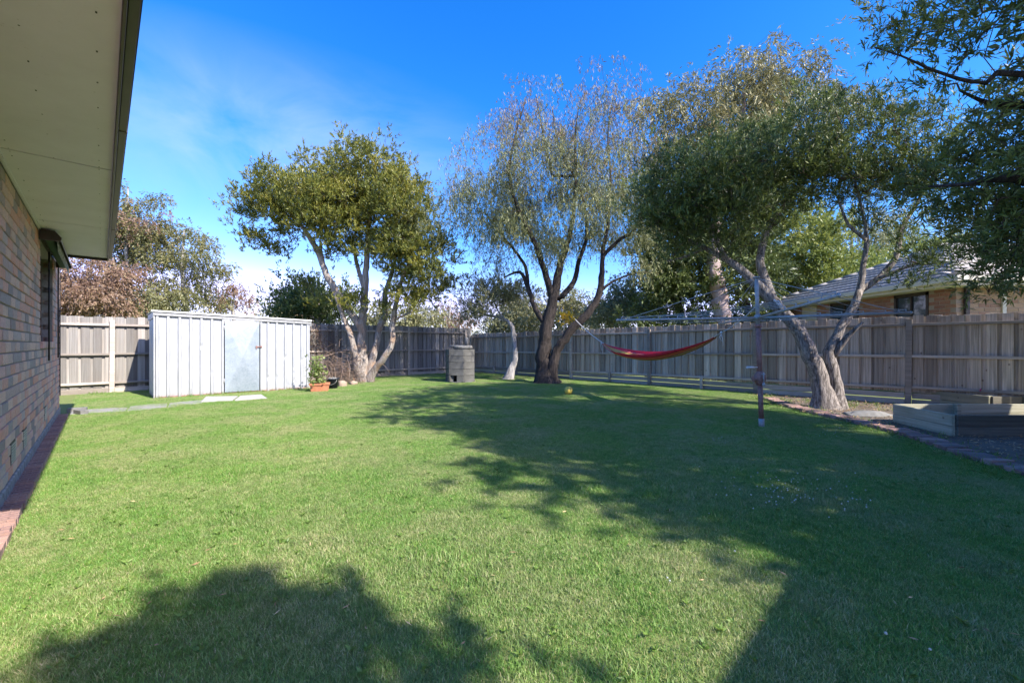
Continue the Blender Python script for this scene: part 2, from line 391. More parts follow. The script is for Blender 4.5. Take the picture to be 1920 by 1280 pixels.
def beyond_edge(x, y, m=0.0):
    """true on the garden side of the edging"""
    d = (E[:, 0] - x) ** 2 + (E[:, 1] - y) ** 2; i = int(np.argmin(d)); i = min(max(i, 0), len(E) - 2)
    tx, ty = E[i + 1] - E[i]; l = math.hypot(tx, ty); nx, ny = -ty / l, tx / l       # path runs right/near: garden on its left
    return (x - E[i, 0]) * nx + (y - E[i, 1]) * ny > m

# garden soil sheet beyond the edging
bm = bmesh.new()
inner = [p + Vector((0, 0, .004)) for p in edge_line]
far = [P(AB(p)[0], 10.86, .004) for p in edge_line]
va = [bm.verts.new(p) for p in inner]; vb = [bm.verts.new(p) for p in far]
for i in range(len(va) - 1): bm.faces.new((va[i], va[i + 1], vb[i + 1], vb[i]))
bmesh.ops.recalc_face_normals(bm, faces=bm.faces)
me = bm_mesh('garden_soil', bm)
def soil_mat():
    m, t, b = nodes('garden_soil')
    v = coords(t, 'World'); n = noise(t, v, 22, 8, .75); n2 = noise(t, v, 2.2, 3)
    r = ramp(t, [(.3, (.07, .055, .042)), (.55, (.16, .125, .095)), (.8, (.32, .26, .2))]); t.links.new(n, r.inputs[0])
    r2 = ramp(t, [(.45, (0, 0, 0)), (.62, (1, 1, 1))]); t.links.new(n2, r2.inputs[0])
    t.links.new(mixc(t, mul(t, r2.outputs[0], .5), r.outputs[0], (.25, .21, .16)), b.inputs['Base Color']); b.inputs['Roughness'].default_value = 1
    bump(t, b, n, 1, .03)
    return m
M['garden'] = soil_mat()
tag(link('garden_soil', me, M['garden']), kind='structure')

# ------------------------------------------------------------------ the brick house on the near side
house = empty('brick_house', P(4, -.5), label='brick house with wide cream eave, brown gutter and recessed window', cat='house')
def hp(a, b, z=0): return P(a, b, z) - house.location
WB = -.497; WTOP = 2.385; CA = 9.95
def ab_box(bm, a0, a1, b0, b1, z0, z1, org=None, jit=0):
    """box aligned with the plot, given in a,b,z; org is subtracted"""
    m = Matrix(((D1[0], D2[0], 0, 0), (D1[1], D2[1], 0, 0), (0, 0, 1, 0), (0, 0, 0, 1)))
    if org is not None: m = Matrix.Translation(-Vector(org)) @ m
    return box(bm, a0, a1, b0, b1, z0, z1, mat=m, jit=jit)
def ab_obj(name, boxes, mat, parent, bev=0):
    bm = bmesh.new()
    for q in boxes: ab_box(bm, *q, org=parent.location)
    if bev: bevel(bm, bev)
    else: bmesh.ops.recalc_face_normals(bm, faces=bm.faces)
    return link(name, bm_mesh(name, bm), mat, parent)
W0, W1, WS, WT = 7.05, 8.74, 1.165, 2.30   # window opening in a, z
NEAR = 1.45
ab_obj('wall', [(NEAR, W0, WB - .11, WB - .009, .12, WTOP), (W1, CA - .004, WB - .11, WB - .009, .12, WTOP), (W0, W1, WB - .11, WB - .009, .12, WS - .08), (W0, W1, WB - .11, WB - .009, WT, WTOP),
                (CA - .12, CA - .004, WB - 6, WB - .115, .12, WTOP), (NEAR, NEAR + .1, WB - 6, WB - .115, .12, WTOP)], M['mortar'], house)
ab_obj('slab', [(NEAR, CA + .015, WB - 6, WB + .012, -.02, .118)], M['slab_edge'], house, .008)
bpts = []
BL, BH, CO = .23, .075, .086
for i in range(27):
    z = .124 + i * CO
    if z + BH > WTOP + .01: break
    off = 0 if i % 2 == 0 else -.12
    a = NEAR + off
    while a < CA:
        a0, a1 = max(a, NEAR), min(a + BL, CA)
        spans = [(a0, a1)]
        if z + BH > WS - .085 and z < WT:
            spans = [(a0, min(a1, W0)), (max(a0, W1), a1)]
        for s0, s1 in spans:
            if s1 - s0 > .03: bpts.append((s0, s1, z))
        a += .24
brick_me = boxmesh('brick', -.5, .5, -.05, .05, 0, BH, 0); 
def brick_mesh(name, l=BL, w=.1, h=BH, bev=.004, jit=.0015):
    bm = bmesh.new(); box(bm, -l / 2, l / 2, -w / 2, w / 2, 0, h, jit=jit); bevel(bm, bev); return bm_mesh(name, bm)
bvar = [brick_mesh('brick') for _ in range(4)]
for m_ in bvar: m_.materials.append(M['brick'])
def vis_key(q):
    p = P((q[0] + q[1]) / 2, WB, q[2]); 
    if p.y <= .2: return 0
    u = 960 + F * p.x / p.y; v = HZ - F * (p.z - H) / p.y
    if u < -10 or v > 1290 or v < -10: return 0
    return 1 / p.y
order = sorted(bpts, key=vis_key, reverse=True)
for k, (s0, s1, z) in enumerate(order[:296]):
    p = hp((s0 + s1) / 2, WB - .05 + random.uniform(-.0015, .0025), z)
    link('brick', bvar[k % 4], None, house, p, (0, random.uniform(-.004, .004), RZ1), ((s1 - s0) / BL, 1, 1))
bm = bmesh.new()
for s0, s1, z in order[296:]:
    j = random.uniform(-.0015, .0025)
    ab_box(bm, s0, s1, WB - .1, WB + j, z, z + BH, org=house.location)
bevel(bm, .003)
tag(link('wall_bricks', bm_mesh('wall_bricks', bm), M['brick_isl'], house), kind='stuff')
# window: reveal bricks, sill bricks, frame, pane
i = 0; z = WS
while z < WT - .02:
    link('reveal_brick', bvar[i % 4], None, house, hp(W1 + .03, WB - .12, z), (0, 0, RZ2), (.95, .5, 1)).data = bvar[0]
    i += 1; z += CO
rb = brick_mesh('reveal_brick'); rb.materials.append(M['red_brick'])
for o in list(house.children):
    if o.name.startswith('reveal_brick'): o.data = rb
a = W0
while a < W1:
    link('sill_brick', bvar[2], None, house, hp(a + .04, WB - .045, WS - .082), (0, -.0, RZ2), (.6, .8, 1.03)); a += .086
ab_obj('window_frame', [(W0, W0 + .05, WB - .25, WB - .18, WS, WT), (W1 - .05, W1 - .004, WB - .25, WB - .18, WS, WT), (W0, W1, WB - .25, WB - .18, WS - .05, WS - .001), (W0, W1, WB - .25, WB - .18, WT - .05, WT - .002), ((W0 + W1) / 2 - .025, (W0 + W1) / 2 + .025, WB - .25, WB - .18, WS, WT - .05)], M['dark_brown'], house)
ab_obj('window_pane', [(W0 + .05, W1 - .05, WB - .22, WB - .214, WS, WT - .05)], M['glass'], house)
ab_obj('reveal_lining', [(W1 + .09, W1 + .1, WB - .3, WB - .1, WS - .1, WT), (W0 - .02, W0 - .004, WB - .26, WB - .1, WS, WT)], M['mortar'], house)
# eave sheets with joints, fascia, gutter
EE = 8.62; joints = [NEAR + .1, 2.95, 4.63, 6.9, EE]
# joints seen at (108..211 , 287..322) and (70..205, 420..431)
joints = [NEAR + .1, 2.05, 4.23, 6.41, EE]
for j0, j1 in zip(joints[:-1], joints[1:]):
    ab_obj('eave_sheet', [(j0 + .007, j1 - .007, WB - .06, .052, WTOP + .001, WTOP + .007)], M['eave'], house)
    if j1 < EE: ab_obj('eave_joint', [(j1 - .012, j1 + .012, WB - .06, .05, WTOP + .0075, WTOP + .012)], M['dark_brown'], house)
bm = bmesh.new()
for a in [NEAR + .2 + .3 * k for k in range(24)] + [4.20, 4.26, 6.38, 6.44, 2.02, 2.08]:
    for b in (WB + .06, -.02) if a > 4 and abs(a * 10 % 3) > 0 else (WB + .06, -.24, -.02):
        if a < EE - .1: ab_box(bm, a + random.uniform(-.01, .01), a + .007, b, b + .006, WTOP - .001, WTOP - .0002, org=house.location)
tag(link('nail_heads', bm_mesh('nail_heads', bm), M['dark_brown'], house), kind='stuff')
ab_obj('added_ceiling', [(NEAR, CA - .01, WB - 6, WB - .062, WTOP + .013, WTOP + .03)], M['dark_brown'], house)  # added to stop sky light leaking in behind the wall top
ab_obj('added_backing', [(NEAR + .2, CA - .2, WB - 1.2, WB - 1.15, .13, WTOP)], M['dark_brown'], house)  # unseen dark sheet, added so no sky shows through the window opening
ab_obj('wall_bead', [(NEAR, EE, WB + .001, WB + .018, WTOP - .014, WTOP - .001)], M['eave'], house)
ab_obj('fascia', [(NEAR + .1, EE, .053, .066, WTOP - .035, WTOP + .17), (EE, EE + .02, WB - .1, .066, WTOP - .035, WTOP + .17)], M['brown_paint'], house, .002)
bm = bmesh.new()
ab_box(bm, NEAR + .08, EE + .03, .068, .104, WTOP + .0, WTOP + .012, org=house.location)
ab_box(bm, NEAR + .08, EE + .03, .094, .104, WTOP + .0125, WTOP + .12, org=house.location)
ab_box(bm, NEAR + .08, EE + .03, .090, .110, WTOP + .1205, WTOP + .135, org=house.location)
for a in (3.4, 6.4): ab_box(bm, a, a + .03, .067, .108, WTOP - .004, WTOP + .12, org=house.location)
bevel(bm, .003); link('gutter', bm_mesh('gutter', bm), M['brown_paint'], house)
# roof above
bm = bmesh.new()
q = [hp(NEAR, .12, WTOP + .15), hp(CA + .1 if False else EE, .12, WTOP + .15), hp(EE, -4, WTOP + 1.6), hp(NEAR, -4, WTOP + 1.6)]
q2 = [p + Vector((0, 0, .05)) for p in q]
v = [bm.verts.new(p) for p in q + q2]
for f in ((0, 1, 2, 3), (7, 6, 5, 4), (0, 4, 5, 1), (1, 5, 6, 2), (2, 6, 7, 3), (3, 7, 4, 0)): bm.faces.new([v[k] for k in f])
bmesh.ops.recalc_face_normals(bm, faces=bm.faces); link('roof', bm_mesh('roof', bm), M['dark_brown'], house)
ab_obj('corner_strip', [(CA + .012, CA + .055, WB - .03, WB + .012, .3, WTOP)], M['dark_brown'], house, .006)  # thin dark strip running down the house corner
# vents
for a0 in (4.93, 5.62, 7.5):
    bm = bmesh.new()
    ab_box(bm, a0, a0 + .23, WB - .01, WB + .001, .215, .38, org=house.location)
    o = link('vent', bm_mesh('vent', bm), M['dark_brown'], house)
    bm = bmesh.new()
    for k in range(7): ab_box(bm, a0 + .006, a0 + .224, WB + .0012, WB + .004, .225 + k * .0215, .234 + k * .0215, org=house.location)
    bmesh.ops.recalc_face_normals(bm, faces=bm.faces)
    o2 = link('vent_bars', bm_mesh('vent_bars', bm), M['cream'], o)
    for x in (o,): bmesh.ops
# canvas awning box over the window, a thing fixed to the wall
aw = empty('window_awning', P(8, WB, 2.3), label='brown hooded window awning with rolled green canvas under the eave', cat='awning')
bm = bmesh.new()
for (a0, a1) in ((6.86, 9.2),):
    prof = [(WB + .004, 2.372), (WB + .115, 2.365), (WB + .165, 2.30), (WB + .16, 2.29), (WB + .105, 2.345), (WB + .004, 2.352)]
    r0 = [bm.verts.new(P(a0, b, z) - aw.location) for b, z in prof]; r1 = [bm.verts.new(P(a1, b, z) - aw.location) for b, z in prof]
    for k in range(6): bm.faces.new((r0[k], r0[(k + 1) % 6], r1[(k + 1) % 6], r1[k]))
    bm.faces.new(r0); bm.faces.new(r1)
bmesh.ops.recalc_face_normals(bm, faces=bm.faces); link('hood', bm_mesh('hood', bm), M['brown_paint'], aw)
for a in (6.83, 9.19):
    bm = bmesh.new()
    prof = [(WB + .003, 2.376), (WB + .12, 2.37), (WB + .175, 2.30), (WB + .165, 2.262), (WB + .003, 2.262)]
    r0 = [bm.verts.new(P(a, b, z) - aw.location) for b, z in prof]; r1 = [bm.verts.new(P(a + .03, b, z) - aw.location) for b, z in prof]
    for k in range(5): bm.faces.new((r0[k], r0[(k + 1) % 5], r1[(k + 1) % 5], r1[k]))
    bm.faces.new(r0); bm.faces.new(r1); bmesh.ops.recalc_face_normals(bm, faces=bm.faces)
    link('end_cap', bm_mesh('end_cap', bm), M['brown_paint'], aw)
bm = bmesh.new(); tube(bm, [P(6.88, WB + .075, 2.295) - aw.location, P(9.18, WB + .075, 2.295) - aw.location], .042, 12)
link('canvas_roll', bm_mesh('canvas_roll', bm), M['canvas'], aw)
# scalloped valance
bm = bmesh.new(); n = 46
top = []; bot = []
for k in range(n * 4 + 1):
    a = 6.9 + 2.26 * k / (n * 4); ph = (k % 8) / 8 * 2 * pi
    top.append(bm.verts.new(P(a, WB + .135, 2.30) - aw.location)); bot.append(bm.verts.new(P(a, WB + .14, 2.17 - .02 * abs(sin(ph / 2))) - aw.location))
for k in range(n * 4): bm.faces.new((top[k], top[k + 1], bot[k + 1], bot[k]))
def valance_mat():
    m, t, b = nodes('striped_valance')
    v = coords(t, 'World', (1, 1, 1)); n = noise(t, v, 30, 3)
    r = ramp(t, [(.42, (.10, .13, .06)), (.5, (.45, .40, .28))], 'CONSTANT'); t.links.new(n, r.inputs[0]); t.links.new(r.outputs[0], b.inputs['Base Color']); b.inputs['Roughness'].default_value = .9
    return m
link('valance', bm_mesh('valance', bm), valance_mat(), aw)
for a in (7.62, 9.12):
    bm = bmesh.new(); tube(bm, [P(a, WB + .03, 2.25) - aw.location, P(a, WB + .03, .93) - aw.location], .009, 6)
    link('arm', bm_mesh('arm', bm), M['dark_brown'], aw)

# strip of cored bricks along the wall
strip = empty('brick_mowing_strip', P(4, -.44), label='strip of cored bricks laid flat along the house wall base', cat='brick strip')
def cored():
    bm = bmesh.new()
    box(bm, -.039, -.019, -.053, .053, 0, .05); box(bm, .019, .039, -.053, .053, 0, .05)
    for y0, y1 in ((-.053, -.046), (-.012, -.006), (.030, .036), (.046, .053)): box(bm, -.0189, .0189, y0, y1, 0, .0495)
    nf0 = len(bm.faces); box(bm, -.0188, .0188, -.0455, .0455, 0, .022); bm.faces.ensure_lookup_table()
    for f_ in list(bm.faces)[nf0:]: f_.material_index = 1
    bmesh.ops.recalc_face_normals(bm, faces=bm.faces)
    return bm_mesh('cored_brick', bm)
cb = cored(); cb.materials.append(M['strip_brick']); cb.materials.append(M['clay_soil'])  # second slot: soil colour paints in the shade deep in the holes
a = 2.6
while a < 9.6:
    link('brick', cb, None, strip, P(a, -.438 + random.uniform(-.004, .004), random.uniform(-.012, .004)) - strip.location, (random.uniform(-.02, .02), random.uniform(-.02, .02), RZ1 + random.uniform(-.05, .05))); a += .084

# loose bricks by the house corner
for k, (da, db, lab) in enumerate(((9.75, -.25, 'loose grey brick lying by the house corner drain'), (10.1, -.3, 'grey brick standing on edge beyond the house corner'))):
    o = link('loose_brick', brick_mesh('loose_brick', bev=.006), M['stone'], None, P(da, db, .0), (0, 0, RZ1 + .4 + k)); tag(o, lab, 'brick')

# ------------------------------------------------------------------ path and slabs near the shed
def slab(name, poly, z0, z1, mat, label, cat, bev=.006, jit=0):
    c = sum((Vector(p) for p in poly), Vector()) / len(poly)
    bm = bmesh.new()
    lo = [bm.verts.new(Vector(p) - c + Vector((0, 0, z0))) for p in poly]; hi = [bm.verts.new(Vector(p) - c + Vector((0, 0, z1))) for p in poly]
    n = len(poly)
    bm.faces.new(lo[::-1]); bm.faces.new(hi)
    for k in range(n): bm.faces.new((lo[k], lo[(k + 1) % n], hi[(k + 1) % n], hi[k]))
    bevel(bm, bev); o = link(name, bm_mesh(name, bm), mat, None, c)
    return tag(o, label, cat)
slab('paving_slab', [G(377, 755), G(436, 752), G(446, 744.5), G(386, 745.5)], -.03, .03, M['concrete_pale'], 'pale concrete slab at the hinge side of the shed door', 'paving slab')
slab('paving_slab', [G(440, 752), G(501, 748.5), G(490, 741.5), G(450, 744.3)], -.03, .032, M['concrete_pale'], 'pale concrete slab at the latch side of the shed door', 'paving slab')
slab('stepping_stone', [G(314, 764), G(345, 761), G(379, 756.5), G(384, 750), G(345, 753), G(318, 756.5)], -.03, .012, M['concrete'], 'concrete path piece between the shed slabs and the long piece', 'path slab')
slab('stepping_stone', [G(237, 771.5), G(280, 768), G(312.5, 764), G(314, 757), G(280, 758.5), G(244, 762.5)], -.03, .012, M['concrete'], 'long concrete path piece in front of the shed corner', 'path slab')
slab('stepping_stone', [G(156, 775.5), G(200, 773), G(236, 771.5), G(240, 764.5), G(200, 766), G(160, 768.5)], -.03, .012, M['concrete'], 'grey concrete path piece nearest the house corner', 'path slab')
slab('brick_paver', [G(131, 778), G(153, 776), G(155, 768), G(134, 770)], -.03, .014, M['concrete'], 'pinkish paver at the house end of the path', 'paver')

# ------------------------------------------------------------------ fences
def fence(name, label, along, org, length, height, posts, rails, flip, pal, post_mat, pitch=.18, plinth=None, stubs=(), bottom=.1, first=0.0, hfun=None):
    """runs along local +X from org; palings on the far side (+Y), rails and posts toward the yard (-Y)"""
    root = empty(name, org, along, label=label, cat='fence')
    wides = [boxmesh('paling', -.071, .071, -.008, .008, 0, 1, .0, .0025) for _ in range(3)]
    nar = [boxmesh('paling', -.05, .05, -.008, .008, 0, 1, 0, .002) for _ in range(2)]
    for m_ in wides + nar: m_.materials.append(pal)
    x = first
    k = 0
    while x < length:
        h = (hfun(x) if hfun else height) + random.uniform(-.014, .014)
        link('paling', wides[k % 3], None, root, (x, .012, bottom + random.uniform(-.012, .012)), (random.uniform(-.008, .008), random.uniform(-.008, .008), random.uniform(-.05, .05)), (random.uniform(.9, 1.05), 1, h - bottom))
        h = (hfun(x) if hfun else height) + random.uniform(-.02, .01)
        if x + pitch / 2 < length:
            link('paling', nar[k % 2], None, root, (x + pitch / 2 + random.uniform(-.01, .01), .040, bottom + random.uniform(-.012, .012)), (0, random.uniform(-.005, .005), 0), (1, 1, h - bottom))
        x += pitch; k += 1
    for s0, s1 in zip(posts[:-1], posts[1:]):
        for z in rails:
            zz = z + random.uniform(-.008, .008)
            hz = (hfun(s0) - height, hfun(s1) - height) if hfun else (0, 0)
            L_ = s1 - s0 - .09
            me_ = boxmesh('rail', -L_ / 2, L_ / 2, -.062, 0, -.024, .024, .003, .002)
            link('rail', me_, M['rail'], root, ((s0 + s1) / 2, .0, zz + (hz[0] + hz[1]) / 2), (random.uniform(-.03, .03), -math.atan2(hz[1] - hz[0], s1 - s0), 0))
        if plinth:
            for z0, z1 in plinth:
                me_ = boxmesh('plinth_board', -(s1 - s0) / 2 + .05, (s1 - s0) / 2 - .05, -.03, -.006, z0, z1, .002, .003)
                link('plinth_board', me_, M['rail'], root, ((s0 + s1) / 2, 0, 0), (0, random.uniform(-.003, .003), 0))
    for s in posts:
        ph = (hfun(s) if hfun else height) - .06
        me_ = boxmesh('post', -.045, .045, -.075, .0, -.05, ph + random.uniform(-.02, .02), .004, .003)
        link('post', me_, post_mat, root, (s, -.001, 0), (random.uniform(-.008, .008), random.uniform(-.01, .01), 0))
    for s in stubs:
        me_ = boxmesh('stub_post', -.035, .035, -.10, -.064, -.05, rails[0] - .0, .003, .002)
        link('stub_post', me_, M['rail'], root, (s, .0, 0))
    return root
# right-hand boundary: local X runs from the near end (a=-2.1) to the corner (a=13.7); yard side is -b.  local +Y must be +b
A0 = -2.1
rp = [x - A0 for x in (-2.065, .585, 3.16, 5.81, 8.53, 11.06, 13.62)]
# local X = +a, then +Y(left of a) = -b; so run it the other way: start at corner, local X = -a, +Y = +b
org = P(13.66, 10.9)
LEN = 13.66 - A0
posts = sorted([13.66 - x for x in (-2.06, .585, 3.16, 5.81, 8.53, 11.06, 13.6)])
hf = lambda s: 1.545 + .105 * min(1, s / 12)
f1 = fence('paling_fence', 'long shaded paling fence behind the clothes hoist and hammock', math.atan2(-D1[1], -D1[0]), org, LEN, 1.63, posts, (.30, .89, 1.47), False, M['paling'], M['rail'],
      pitch=.182, plinth=((-.03, .10), (.115, .215)), stubs=[(p0 + p1) / 2 + .1 for p0, p1 in zip(posts[:-1], posts[1:])], bottom=.235, first=.1, hfun=hf)
f2 = fence('paling_fence', 'sunlit grey paling fence running behind the metal shed to the corner', RZ2, P(13.7, -3.4), 14.25, 1.765, [x + 3.4 for x in (-2.45, .16, 2.77, 5.37, 7.97, 10.55)], (.23, .90, 1.575), False, M['paling_light'], M['rail'],
      pitch=.19, plinth=((-.03, .11),), bottom=.09, first=.09)
tape = boxmesh('tape', -.045, .045, -.004, .004, -.006, .006, 0, .003)
tp = link('ribbon', tape, M['pink'], None, P(-.32, 10.82, .34), (0, .6, 1.0)); tag(tp, 'small pink ribbon tied on the fence rail above the raised bed', 'ribbon')

# ------------------------------------------------------------------ metal shed
SA, SB = 11.5, .78
shed = empty('metal_shed', P(SA, SB), RZ2 + R(-0.5), label='white ribbed metal garden shed with galvanised door', cat='shed')
SL, SD, HL, HR = 3.03, 1.5, 1.80, 1.715    # local +X = along front, +Y = toward the fence? set below
# local frame: +X = b, +Y = a  (left of X is +Y = rotate 90deg ccw of b) -> check sign: ccw of D2 is (-.6939,.7201) = D1, good
def sheet(name, x0, x1, ztop, ribs, mat, y=0, z0=0, depth=.034, vert=None):
    bm = bmesh.new(); xs = [x0]; ys = [0]
    for r in ribs:
        xs += [r - .034, r - .018, r + .018, r + .034]; ys += [0, -depth, -depth, 0]
        xs += [r + .042, r + .047, r + .052]; ys += [0, -.004, 0]
    xs.append(x1); ys.append(0)
    lo = []; hi = []
    nz_ = 22; dent = {k_ for k_ in range(2000) if random.random() < .022}
    rows = []
    for iz in range(nz_):
        row = []
        for kk, (x, yy) in enumerate(zip(xs, ys)):
            if yy < -.01 and (kk // 2 * 31 + iz) in dent: yy *= .45
            zt = ztop(x); z = z0 + (zt - z0) * iz / (nz_ - 1)
            j = random.uniform(-.0018, .0018)
            row.append(bm.verts.new((x, y + yy + j, z)))
        rows.append(row)
    for iz in range(nz_ - 1):
        for k in range(len(xs) - 1): bm.faces.new((rows[iz][k], rows[iz][k + 1], rows[iz + 1][k + 1], rows[iz + 1][k]))
    bmesh.ops.recalc_face_normals(bm, faces=bm.faces)
    return link(name, bm_mesh(name, bm), mat, shed)
tz = lambda x: HL + (HR - HL) * x / SL - .03
# px of ribs -> positions taken from the photo: front spans u 292..583
DX0, DX1 = 1.20, 1.93
sheet('wall_panel', 0, DX0 - .02, tz, [.04, .22, .41, .60, .79, .98], M['shed'])
sheet('wall_panel', DX1 + .03, SL, tz, [DX1 + .17, DX1 + .36, DX1 + .55, DX1 + .74, DX1 + .93, SL - .03], M['shed'])
sheet('lintel_panel', DX0 - .02, DX1 + .03, lambda x: tz(x), [], M['shed'], z0=1.70)
for nm, x in (('side_panel', 0.0), ('side_panel', SL)):
    bm = bmesh.new(); prev = None; n = 24
    for k in range(n + 1):
        y = SD * k / n; off = .016 if k % 6 in (2, 3) else 0
        s = -1 if x == 0 else 1
        c = (bm.verts.new((x + s * off, y, 0)), bm.verts.new((x + s * off, y, (HL if x == 0 else HR) - .06)))
        if prev: bm.faces.new((prev[0], c[0], c[1], prev[1]))
        prev = c
    link(nm, bm_mesh(nm, bm), M['shed'], shed)
link('back_panel', boxmesh('back_panel', 0, SL, SD, SD + .01, 0, HR - .06), M['shed'], shed)
# roof: gently tilted tray with a bright front flashing
bm = bmesh.new()
for k in range(13):
    x0 = -.05 + k * (SL + .1) / 13; x1 = x0 + (SL + .1) / 13 - .03
    z0 = HL + (HR - HL) * x0 / SL; z1 = HL + (HR - HL) * x1 / SL
    for (p, q, h) in ((x0, x1, .0), (x1, x1 + .03, .022)):
        zz0 = HL + (HR - HL) * p / SL; zz1 = HL + (HR - HL) * q / SL
        vv = [bm.verts.new(c) for c in ((p, -.055, zz0 + .005), (q, -.055, zz1 + .005), (q, SD + .06, zz1 + .005), (p, SD + .06, zz0 + .005), (p, -.055, zz0 + .012 + h), (q, -.055, zz1 + .012 + h), (q, SD + .06, zz1 + .012 + h), (p, SD + .06, zz0 + .012 + h))]
        for f in ((3, 2, 1, 0), (4, 5, 6, 7), (0, 1, 5, 4), (1, 2, 6, 5), (2, 3, 7, 6), (3, 0, 4, 7)): bm.faces.new([vv[i] for i in f])
bmesh.ops.recalc_face_normals(bm, faces=bm.faces)
link('roof', bm_mesh('roof', bm), M['shed'], shed)
tilt = -math.atan2(HR - HL, SL)
link('roof_flashing', boxmesh('roof_flashing', -.06, SL + .06, -.075, -.057, -.012, .022, .003), M['white_plastic'], shed, (0, 0, HL + .01), (0, tilt, 0))
link('eaves_channel', boxmesh('eaves_channel', -.03, SL + .03, -.05, -.026, -.075, -.012, .003), M['galv_dull'], shed, (0, 0, HL), (0, tilt, 0))
link('corner_trim', boxmesh('corner_trim', SL - .005, SL + .02, -.03, .01, 0, HR - .07, .003), M['shed'], shed)
link('corner_trim', boxmesh('corner_trim', -.02, .005, -.03, .01, 0, HL - .07, .003), M['shed'], shed)
link('side_gable', boxmesh('side_gable', -.03, -.018, -.04, SD + .04, HL - .13, HL - .0, .002), M['galv_dull'], shed)
link('side_gable', boxmesh('side_gable', SL + .022, SL + .05, -.06, SD + .04, HR - .13, HR - .005, .002), M['galv_dull'], shed)
link('base_rail', boxmesh('base_rail', 0, SL, -.012, .012, -.02, .03), M['rust_paint'], shed)
# door
bm = bmesh.new()
c = bm.verts.new(((DX0 + DX1) / 2, -.062, .84)); cs = [bm.verts.new(p) for p in ((DX0 + .02, -.028, .035), (DX1 - .02, -.028, .035), (DX1 - .02, -.028, 1.655), (DX0 + .02, -.028, 1.655))]
for k in range(4): bm.faces.new((cs[k], cs[(k + 1) % 4], c))
for p, q in ((0, 1), (1, 2), (2, 3), (3, 0)):
    v1 = bm.verts.new(cs[p].co + Vector((0, .02, 0))); v2 = bm.verts.new(cs[q].co + Vector((0, .02, 0))); bm.faces.new((cs[q], cs[p], v1, v2))
door = link('door', bm_mesh('door', bm), M['door'], shed)
link('door_frame', boxmesh('door_frame', DX0 - .035, DX0 + .0, -.034, -.0, .0, 1.70, .003), M['shed'], shed)
link('door_frame', boxmesh('door_frame', DX1 + .0, DX1 + .04, -.034, -.0, .0, 1.70, .003), M['shed'], shed)
link('door_frame', boxmesh('door_frame', DX0 - .035, DX1 + .04, -.036, -.0, 1.701, 1.735, .003), M['shed'], shed)
bm = bmesh.new(); box(bm, DX1 - .10, DX1 + .03, -.06, -.05, 1.055, 1.08); box(bm, DX1 - .095, DX1 - .075, -.065, -.03, 1.02, 1.09); box(bm, DX1 + .005, DX1 + .03, -.06, -.03, 1.045, 1.09)
bevel(bm, .003); link('latch', bm_mesh('latch', bm), M['rust_paint'], door)
for z in (.25, 1.45):
    bm = bmesh.new(); tube(bm, [(DX0 + .005, -.045, z), (DX0 + .005, -.045, z + .1)], .009, 8); link('hinge', bm_mesh('hinge', bm), M['galv'], door)

# ------------------------------------------------------------------ block incinerator
inc = empty('block_incinerator', P(10.3, 7.75), .1, label='hexagonal grey concrete block incinerator with a slab lid near the fence corner', cat='incinerator')
NS = 6; RI = .39
for course in range(5):
    for k in range(NS):
        th = 2 * pi * (k + (.0 if course % 2 == 0 else .0)) / NS + .25
        w = 2 * RI * math.tan(pi / NS)
        half = (course % 2)
        bm = bmesh.new()
        if course == 0 and k == 4: box(bm, -w / 2 + .004, -w / 2 + .05, -.08, .08, 0, .185); box(bm, .02, w / 2 - .004, -.08, .08, 0, .185)
        else: box(bm, -w / 2 + .004, w / 2 - .004, -.08, .08, 0, .186, jit=.004)
        bevel(bm, .006)
        me_ = bm_mesh('block', bm)
        link('block', me_, M['block'], inc, (RI * .80 * cos(th), RI * .80 * sin(th), .02 + course * .193), (0, 0, th + pi / 2 + random.uniform(-.015, .015)))
bm = bmesh.new(); rr = lathe(bm, [(.40, 0), (.42, .01), (.42, .03), (.40, .035)], 6); bm.faces.new(rr[-1]); bm.faces.new(rr[0][::-1]); link('footing', bm_mesh('footing', bm), M['block'], inc, (0, 0, -.005), (0, 0, .25), (1.15, 1.15, 1))
bm = bmesh.new(); rr = lathe(bm, [(.001, .0), (.20, .0), (.30, .06), (.31, .09), (.29, .092), (.19, .03), (.001, .025)], 24); link('bowl', bm_mesh('bowl', bm), M['stone'], inc, (.08, -.08, .955))
bm = bmesh.new(); rr = lathe(bm, [(.001, 0), (.33, 0), (.34, .02), (.33, .04), (.001, .04)], 24); link('lid', bm_mesh('lid', bm), M['stone'], inc, (.03, 0, 1.05), (.03, .02, 0))
bm = bmesh.new(); tube(bm, [(.2, .15, 1.09), (.2, .15, 1.33)], .055, 10); link('chimney', bm_mesh('chimney', bm), M['stone'], inc)

# ------------------------------------------------------------------ pots, bucket, rocks, brush pile
def square_pot(p, s, rz, label):
    root = empty('square_pot', p, rz, label=label, cat='pot')
    bm = bmesh.new()
    def ring(w, z): return [bm.verts.new((sx * w, sy * w, z)) for sx, sy in ((-1, -1), (1, -1), (1, 1), (-1, 1))]
    rs = [ring(.105 * s, 0), ring(.125 * s, .16 * s), ring(.14 * s, .165 * s), ring(.145 * s, .21 * s), ring(.125 * s, .212 * s), ring(.115 * s, .18 * s)]
    for r0, r1 in zip(rs[:-1], rs[1:]):
        for k in range(4): bm.faces.new((r0[k], r0[(k + 1) % 4], r1[(k + 1) % 4], r1[k]))
    bm.faces.new(rs[0][::-1]); bmesh.ops.recalc_face_normals(bm, faces=bm.faces); link('body', bm_mesh('body', bm), M['terracotta'], root)
    bm = bmesh.new(); r = .115 * s; bm.faces.new([bm.verts.new((sx * r, sy * r, .185 * s)) for sx, sy in ((-1, -1), (1, -1), (1, 1), (-1, 1))]); link('soil', bm_mesh('soil', bm), M['clay_soil'], root)
    return root
pot1 = G(586, 735); pot2 = G(603, 734)
